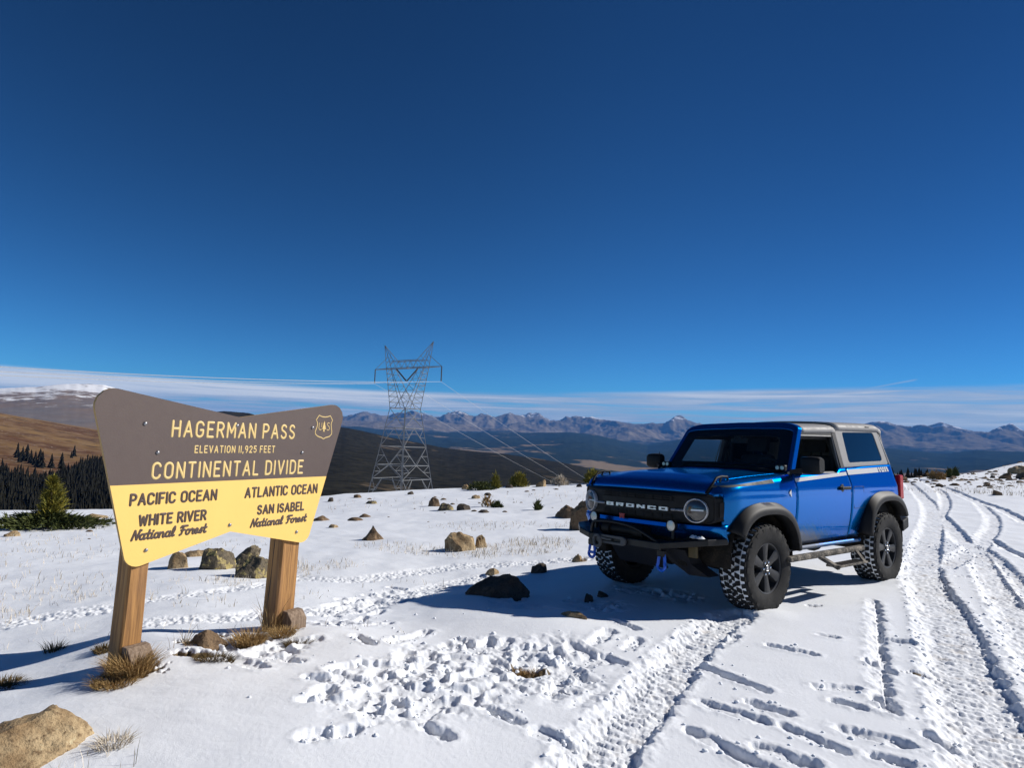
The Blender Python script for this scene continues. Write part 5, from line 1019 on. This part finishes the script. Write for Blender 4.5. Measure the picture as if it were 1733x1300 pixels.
    # ---- windscreen frame: outline, opening, glass
    def fr(y0, z0, y1, z1, top, n=8):
        return [(-y0, z0), (-y1, z1)]+[(-y1+(y1-.46)*math.sin(a), z1+(top-z1)*(1-math.cos(a))) if False else (-y1+(y1-.44)*(1-math.cos(a)), z1+(top-z1)*math.sin(a)) for a in np.linspace(.15, math.pi/2, n)]+[(.0, top+.008)]+[(y1-(y1-.44)*(1-math.cos(a)), z1+(top-z1)*math.sin(a)) for a in np.linspace(math.pi/2, .15, n)]+[(y1, z1), (y0, z0)]
    xw = lambda z: -.66-(z-.86)*.70
    ou = fr(.770, .855, .695, 1.285, 1.372); inn = fr(.728, .875, .655, 1.258, 1.300)
    b = MB(); b.ring([(xw(z), y, z) for y, z in ou], [(xw(z)+.006, y, z) for y, z in inn], (-.085, 0, 0)); ws = P(b, 'windscreen_frame', PAINT, smooth=30, fixn=True, bevel=.008)
    i2 = fr(.585, .935, .530, 1.190, 1.222)
    b = MB(); b.ring([(xw(z)-.010, y, z) for y, z in inn], [(xw(z)-.010, y, z) for y, z in i2], (-.003, 0, 0)); b.build('glass_border', FRIT, ws)
    b = MB(); b.add([(xw(z)-.0085, y, z) for y, z in inn], [tuple(range(len(inn)))]); b.build('windscreen', GLASS, ws)
    # ---- hardtop roof in two panels
    def roof(x0, x1, e0, e1, name, n=10):
        b_ = MB(); rows = []
        for i in range(n+1):
            x = x0+(x1-x0)*i/n; e = e0+(e1-e0)*i/n; d = max(0, (-2.83-x)/.24)**2*.05 if name == 'roof_rear' else 0; yy = max(0, (-2.83-x)/.24)**2*.03
            rows.append([(x, y*(1-yy), e+z-d) for y, z in [(-.678, -.018), (-.682, .012), (-.668, .040), (-.635, .062), (-.58, .076), (-.45, .088), (-.2, .098), (0, .101), (.2, .098), (.45, .088), (.58, .076), (.635, .062), (.668, .040), (.682, .012), (.678, -.018)]])
        b_.grid(rows); return P(b_, name, ROOF, smooth=40, solid=.02, fixn=True)
    roof(-1.045, -1.797, 1.272, 1.303, 'roof_front'); roof(-1.802, -3.02, 1.330, 1.362, 'roof_rear')
    b = MB(); b.grid([[(-3.0, -.66, 1.36), (-3.0, 0, 1.42), (-3.0, .66, 1.36)], [(-3.09, -.70, .95), (-3.12, 0, .95), (-3.09, .70, .95)]]); rw = P(b, 'hardtop_rear', ROOF, solid=.02)
    b = MB(); b.prism([(-3.045, -.52, 1.33), (-3.045, .52, 1.33), (-3.125, .55, 1.0), (-3.125, -.55, 1.0)], (-.01, 0, 0)); b.build('rear_window', DARKG, rw, fixn=True)
    for s in (1, -1):
        b = MB(); b.grid([[(-2.90, s*.660, 1.36), (-2.955, s*.645, 1.365), (-3.0, s*.60, 1.37)], [(-2.945, s*.772, .945), (-3.04, s*.755, .945), (-3.10, s*.68, .95)]], flip=s < 0); b.build('corner_post', ROOF, rw, smooth=60, solid=.02, fixn=True)
    b = MB(); b.box((-2.62, .676, 1.385), (.10, .012, .006)); P(b, 'roof_clip', BLK)
    # ---- grille with lettering
    xg = lambda y, d=0: .748+d-.15*abs(y/.80)**4
    gp = rounded([(-.795, .405), (-.795, .662), (.795, .662), (.795, .405)], [.055, .04, .04, .055], 6)
    rows = [[(xg(y)-.02*(abs(y) > .74)*(abs(y)-.74)/.06, y, z) for z in np.linspace(.405+(.03*max(0, abs(y)-.74)/.06), .660-(.02*max(0, abs(y)-.74)/.06), 9)] for y in np.linspace(-.795, .795, 49)]
    rows = [[(.555, -.815, z) for (_, _, z) in rows[0]]]+rows+[[(.555, .815, z) for (_, _, z) in rows[-1]]]
    b = MB(); b.grid(rows, flip=True); gr_ = P(b, 'grille', BLK, smooth=50, solid=.05, fixn=True)
    b = MB(); b.tube([(xg(y, .002), y, z) for y, z in rounded([(-.772, .415), (-.772, .652), (.772, .652), (.772, .415)], [.05, .04, .04, .05], 5)], .009, 8, closed=True); b.build('grille_frame', FLARE, gr_, smooth=60)
    b = MB()
    for z0, z1 in ((.592, .628), (.425, .470)):
        for k in range(8): y0 = -.415+k*.1045; b.box((xg(y0+.05, .003), y0+.05, (z0+z1)/2), (.008, .084, z1-z0))
    b.build('grille_slots', plain('slot_black', (.004, .004, .004), .9), gr_, bevel=.003)
    b = MB()
    for z in (.588, .610, .632): b.tube([(xg(y, .007), y, z) for y in np.linspace(-.43, .43, 15)], .0035, 5)
    b.build('grille_bars', BLK, gr_)
    b = MB()
    for s in (1, -1): b.tube([(xg(s*y, .012), s*y, .511) for y in (.405, .45, .50, .535)], .013, 6, flat=.9)
    b.build('grille_trim_bar', SILV, gr_, smooth=60)
    bars = {'B': [(0, 1, 0, .24), (0, 1, .76, 1), (0, .9, .38, .62), (0, .26, 0, 1), (.68, 1, .04, .46), (.66, .96, .54, .96)], 'R': [(0, 1, .76, 1), (0, .26, 0, 1), (0, .95, .36, .60), (.72, 1, .5, 1), (.62, .92, 0, .42)], 'O': [(0, 1, 0, .27), (0, 1, .73, 1), (0, .28, .1, .9), (.72, 1, .1, .9)], 'N': [(0, .26, 0, 1), (.74, 1, 0, 1), (.20, .42, .55, 1), (.36, .62, .28, .74), (.56, .80, 0, .46)], 'C': [(0, 1, 0, .27), (0, 1, .73, 1), (0, .28, .1, .9), (.74, 1, .62, .9), (.74, 1, .1, .38)]}
    b = MB()
    for k, ch in enumerate('BRONCO'):
        yl = -.372+k*.1295
        for i, (a0, a1, c0, c1) in enumerate(bars[ch]):
            y0, y1 = yl+a0*.096, yl+a1*.096; b.box((xg((y0+y1)/2, .010+.0004*i), (y0+y1)/2, .496+.032*(c0+c1)/2), (.012, y1-y0, .032*(c1-c0)))
    b.build('grille_letters', SILV, gr_)
    b = MB(); by, bz = -.165, .405
    b.prism([(xg(by, .014), by-.034, bz+.024), (xg(by, .014), by+.034, bz+.024), (xg(by, .014), by+.026, bz-.022), (xg(by, .014), by+.008, bz-.022), (xg(by, .014), by, bz-.004), (xg(by, .014), by-.008, bz-.022), (xg(by, .014), by-.026, bz-.022)], (.006, 0, 0)); b.build('winch_badge', REDB, gr_, fixn=True)
    for s in (1, -1):
        b = MB(); b.prism([(.598, s*.800, .590), (.562, s*.814, .600), (.562, s*.814, .475), (.598, s*.800, .465)], (0, s*.004, 0)); b.build('side_marker', FLARE, gr_, fixn=True)
    # blue valance below the grille
    b = MB(); rows = []
    for y in np.linspace(-.84, .84, 41):
        d = .17*abs(y/.84)**3.5; rows.append([(.70-d, y, .408), (.735-d, y, .385), (.742-d, y, .352), (.725-d, y, .325), (.70-d, y, .26)])
    b.grid(rows, flip=True); P(b, 'valance', PAINT, smooth=40, solid=.01, fixn=True)
    # ---- steel bumper, hoop, winch, fairlead
    b = MB(); b.prism([(.80, -.44, .165), (.945, -.42, .165), (.945, -.42, .232), (.80, -.44, .240)], (0, .86, 0))
    for s in (1, -1): b.prism([(.80, s*.42, .240), (.945, s*.42, .232), (.90, s*.60, .262), (.74, s*.78, .288), (.53, s*.84, .290), (.58, s*.6, .268)], (0, 0, -.055))
    bm_ = P(b, 'front_bumper', SAT, bevel=.008, fixn=True)
    b = MB(); hp = [(.90, -.425, .19), (.905, -.425, .262), (.905, -.405, .325), (.905, -.36, .345), (.905, -.20, .356), (.905, -.02, .348), (.905, .10, .330), (.905, .20, .300), (.905, .30, .262), (.905, .39, .225), (.905, .425, .20)]
    b.tube(catmull(hp, 5), .016, 8); b.build('bull_bar_hoop', SAT, bm_, smooth=60)
    b = MB(); b.lathe([(.001, -.26), (.065, -.26), (.065, -.17), (.045, -.165), (.045, .11), (.065, .115), (.065, .24), (.001, .24)], (.82, -.06, .285), 'y', 20); b.box((.78, -.06, .245), (.12, .5, .02)); b.build('winch', BLK, bm_, smooth=45)
    b = MB(); o = rounded([(-.30, .158), (-.30, .238), (.06, .238), (.06, .158)], [.036]*4, 6); i_ = rounded([(-.245, .182), (-.245, .214), (.005, .214), (.005, .182)], [.015]*4, 6); b.ring([(.948, y, z) for y, z in o], [(.948, y, z) for y, z in i_], (.028, 0, 0)); b.build('fairlead', ROPE, bm_, fixn=True, bevel=.006)
    b = MB(); b.tube([(.985+.01*math.cos(a), -.275+.052*math.cos(a), .175+.052*math.sin(a)) for a in np.linspace(0, 2*math.pi, 22)[:-1]], .016, 8, closed=True); b.tube([(.985, -.24, .21), (.985, -.15, .20), (.96, -.12, .198)], .011, 6); b.build('winch_hook', ROPE, bm_, smooth=60)
    for s in (1, -1): b = MB(); b.box((.90, s*.42, .140), (.05, .075, .055)); b.build('shackle_mount', SAT, bm_, bevel=.006)
    b = MB(); rg = random.Random(4)
    for k in range(11): x = .73+.03*rg.random(); y = .62+.20*rg.random()*k/10; b.lathe([(.001, -.014), (.02+.014*rg.random(), -.002), (.012, .012), (.001, .018)], (x-.4*max(0, y-.78), y, .293), 'z', 7)
    b.build('snow_clump', SNOWB, bm_, smooth=60)
    # ---- frame horns, skid plates, axle, floor
    b = MB(); b.box((-1.20, 0, .165), (3.3, 1.30, .06)); b.box((.45, 0, .33), (.45, 1.1, .35))
    for s in (1, -1): b.box((-1.25, s*.48, .09), (3.9, .09, .12)); b.tube([(.05, s*.74, .0), (.1, s*.3, .02)], .03, 8); b.tube([(.42, s*.30, .05), (.05, s*.68, -.07)], .028, 8); b.tube([(-2.55, s*.70, 0), (-2.55, 0, 0)], .05, 10); b.lathe([(.001, -.06), (.15, -.05), (.15, .0), (.001, .01)], (0, s*.70, 0), 'y', 16); b.tube([(-2.4, s*.5, .05), (-2.45, s*.5, .45)], .03, 8)
    b.lathe([(.001, -.14), (.13, -.08), (.15, 0), (.13, .08), (.001, .14)], (-2.55, .0, 0), 'x', 14); b.lathe([(.001, -.12), (.11, -.06), (.11, .06), (.001, .12)], (.0, -.15, .0), 'x', 14); P(b, 'underbody', UNDER, fixn=True)
    b = MB()
    b.prism([(.74, .30, .17), (.74, .54, .17), (.70, .58, .05), (.62, .70, -.05), (.62, .50, -.06), (.70, .34, .06)], (-.16, 0, 0)); b.prism([(.80, -.30, .165), (.80, .30, .165), (.66, .28, -.03), (.66, -.28, -.03)], (-.03, 0, 0)); P(b, 'skid_plate', dusty('skid_steel', (.016, .016, .018), (.035, .035, .035), .4, .5), fixn=True)
    b = MB(); b.box((.70, .60, .16), (.03, .085, .10)); P(b, 'tow_bracket', AMB, bevel=.006)
    b = MB(); b.box((-3.24, 0, .24), (.17, 1.30, .12))
    for s in (1, -1): b.prism([(-3.02, s*.88, .28), (-3.18, s*.88, .325), (-3.40, s*.76, .325), (-3.36, s*.60, .31), (-3.16, s*.60, .31)], (0, 0, -.13))
    rb = P(b, 'rear_bumper', BLK, bevel=.015, fixn=True)
    b = MB()
    for k in range(9): b.lathe([(.001, -.006), (.03, .0), (.02, .010), (.001, .014)], (-3.20-.018*k, .84-.012*k*.9, .314), 'z', 7)
    b.build('snow_clump', SNOWB, rb, smooth=60)
    # ---- cabin
    b = MB(); b.prism([(-.62, -.70, .60), (-.90, -.70, .60), (-.95, -.70, .80), (-.84, -.70, .872), (-.66, -.70, .865)], (0, 1.40, 0)); P(b, 'dashboard', INT, bevel=.02, fixn=True)
    b = MB(); b.tube([(-.98+.06*math.sin(a)*.6, .37+.185*math.cos(a), .80+.18*math.sin(a)) for a in np.linspace(0, 2*math.pi, 28)[:-1]], .016, 8, closed=True); b.tube([(-.98, .37, .80), (-.88, .37, .78)], .03, 8); b.box((-.975, .37, .80), (.02, .30, .05)); P(b, 'steering_wheel', INT, smooth=60)
    for s in (1, -1):
        b = MB(); b.prism([(-1.30, s*.37-.25, .30), (-1.85, s*.37-.25, .30), (-1.85, s*.37-.25, .46), (-1.30, s*.37-.25, .50)], (0, .5, 0)); b.prism([(-1.72, s*.37-.23, .46), (-1.86, s*.37-.23, .46), (-2.02, s*.37-.20, 1.02), (-1.90, s*.37-.20, 1.04)], (0, .44, 0)); st = P(b, 'front_seat', SEATM, bevel=.05, fixn=True)
        b = MB(); b.prism([(-1.93, s*.37-.13, 1.07), (-2.02, s*.37-.13, 1.07), (-2.04, s*.37-.12, 1.24), (-1.96, s*.37-.12, 1.24)], (0, .26, 0)); b.tube([(-1.97, s*.37-.06, 1.0), (-1.98, s*.37-.06, 1.10)], .008, 6); b.tube([(-1.97, s*.37+.06, 1.0), (-1.98, s*.37+.06, 1.10)], .008, 6); b.build('headrest', SEATM, st, bevel=.03, fixn=True)
        b = MB(); b.tube([(-1.82, s*.68, .40), (-1.80, s*.64, 1.10), (-1.79, s*.58, 1.25), (-1.79, 0, 1.27)], .035, 8); b.tube([(-1.80, s*.62, 1.20), (-2.85, s*.60, 1.24)], .03, 8); b.tube([(-1.0, s*.60, 1.22), (-1.80, s*.60, 1.235)], .03, 8); P(b, 'roll_bar', INT, smooth=60)
    b = MB(); b.prism([(-2.35, -.55, .30), (-2.85, -.55, .30), (-2.95, -.55, .98), (-2.80, -.55, 1.0), (-2.6, -.55, .50), (-2.35, -.55, .50)], (0, 1.1, 0)); P(b, 'rear_seat', SEATM, bevel=.04, fixn=True)
    b = MB(); b.box((-1.015, -.02, 1.175), (.03, .20, .06)); b.box((-1.0, -.02, 1.225), (.05, .09, .07)); P(b, 'rear_view_mirror', INT, bevel=.012)
    b = MB()
    b.grid([[(-.62, -.70, .20), (-.62, .70, .20)], [(-.62, -.70, .60), (-.62, .70, .60)]]); b.grid([[(-.62, -.80, .20), (-3.05, -.80, .20)], [(-.62, .80, .20), (-3.05, .80, .20)]])
    for s in (1, -1): b.grid([[(-.60, s*.79, .18), (-3.05, s*.74, .18)], [(-.60, s*.785, .835), (-3.05, s*.70, .88)]])
    P(b, 'cabin_tub', INT)
    # ---- wheels
    Rt, hw = .400, .134
    tb = MB(); prof = [(.222, .105), (.232, .122), (.262, .134), (.31, .140), (.345, .139), (.368, .132), (.382, .118), (.386, .095), (.387, .0), (.386, -.095), (.382, -.118), (.368, -.132), (.345, -.139), (.31, -.140), (.262, -.134), (.232, -.122), (.222, -.105)]
    tb.lathe(prof, (0, 0, 0), 'y', 72); k = 72; nf = len(tb.f)
    tb.m = [1 if 6 <= (i//k) <= 9 else 0 for i in range(nf)]
    rg = random.Random(3)
    def block(a0, a1, t0, t1, sk, r0=.383, r1=Rt, chamfer=0):
        """one tread lug between angles a0..a1 and across-tread t0..t1"""
        q = [(a0+sk, t0), (a1+sk, t0), (a1-sk, t1), (a0-sk, t1)]; e = lambda a, t, r: (r*math.cos(a), t, r*math.sin(a)); c = .08
        ca, ct = sum(p[0] for p in q)/4, sum(p[1] for p in q)/4
        lo_ = [e(a, t, r0) for a, t in q]; hi = [e(a+(ca-a)*c, t+(ct-t)*c, r1-(chamfer if (abs(t) > .115) else 0)) for a, t in q]; vs = lo_+hi
        tb.add(vs, [(4, 5, 6, 7)]+[(i, (i+1) % 4, 4+(i+1) % 4, 4+i) for i in range(4)], 0)
    N = 38
    for i in range(N):
        a = 2*math.pi*i/N; d = 2*math.pi/N
        for s in (1, -1):
            o_ = 0 if s > 0 else d*.5
            block(a+o_+d*.08, a+o_+d*.72, s*.088, s*.131, s*.010*(1 if i % 2 else -1), .374, Rt-.004, .010)
            block(a+o_+d*.36, a+o_+d*1.02, s*.034, s*.078, s*(.020 if i % 2 else -.014), .383, Rt)
            block(a+o_+d*.05, a+o_+d*.60, s*.001, s*.028, s*.018*(1 if i % 2 else -1), .383, Rt)
            if i % 2 == 0: block(a+o_+d*.1, a+o_+d*.9, s*.136, s*.1405, 0, .33, .365)
    tmp = tb.build('tyre', [RUB, GRV], None, smooth=35, fixn=True); tyre_me = tmp.data; bpy.data.objects.remove(tmp)
    rb_ = MB(); rb_.lathe([(.0, .03), (.20, .02), (.205, .06), (.212, .112), (.226, .118), (.228, .106), (.222, .095), (.20, -.10), (.224, -.118)], (0, 0, 0), 'y', 60)
    for i in range(6):
        a = math.pi/2+i*math.pi/3
        def pt(r, w_, t): return (r*math.cos(a)-w_*math.sin(a), t, r*math.sin(a)+w_*math.cos(a))
        st_ = [(.045, .030, .098), (.085, .031, .099), (.15, .038, .103), (.212, .050, .107)]; vs = []
        for r, w_, t in st_: vs += [pt(r, -w_, t), pt(r, -w_*.55, t+.006), pt(r, w_*.55, t+.006), pt(r, w_, t), pt(r, w_*1.1, t-.045), pt(r, -w_*1.1, t-.045)]
        rb_.add(vs, [(i_*6+j, i_*6+(j+1) % 6, (i_+1)*6+(j+1) % 6, (i_+1)*6+j) for i_ in range(3) for j in range(6)])
    rb_.lathe([(.078, .05), (.078, .098), (.060, .106), (.001, .106)], (0, 0, 0), 'y', 36)
    tmp = rb_.build('rim', [RIM], None, smooth=35, fixn=True); rim_me = tmp.data; bpy.data.objects.remove(tmp)
    nb = MB()
    for i in range(6): a = i*math.pi/3; nb.lathe([(.0105, .100), (.0095, .116), (.001, .119)], (.056*math.cos(a), 0, .056*math.sin(a)), 'y', 8)
    tmp = nb.build('lug_nuts', [CHR], None, smooth=30, fixn=True); nut_me = tmp.data; bpy.data.objects.remove(tmp)
    cb = MB(); cb.lathe([(.034, .104), (.033, .112), (.026, .115), (.001, .115)], (0, 0, 0), 'y', 24); cb.lathe([(.026, .1155), (.023, .118), (.020, .1155)], (0, 0, 0), 'y', 24, 1); cb.prism([(-.010, .1155, -.012), (-.012, .1155, .004), (-.002, .1155, .014), (.008, .1155, .008), (.004, .1155, .0), (.012, .1155, -.006), (.002, .1155, -.010)], (0, .002, 0), 1)
    tmp = cb.build('cap', [SAT, SILV], None, smooth=40, fixn=True); cap_me = tmp.data; bpy.data.objects.remove(tmp)
    for x, s, spin in ((0, 1, .05), (-2.55, 1, .42), (0, -1, .2), (-2.55, -1, .9)):
        wh = bpy.data.objects.new('wheel', None); link(wh, root); wh.location = (x, s*.770, HUB+.0); wh.rotation_euler = (0, spin, math.pi if s < 0 else 0); wh.empty_display_size = .1
        for nm, me in (('tyre', tyre_me), ('rim', rim_me), ('lug_nuts', nut_me), ('hub_cap', cap_me)): link(bpy.data.objects.new(nm, me), wh)
vehicle()
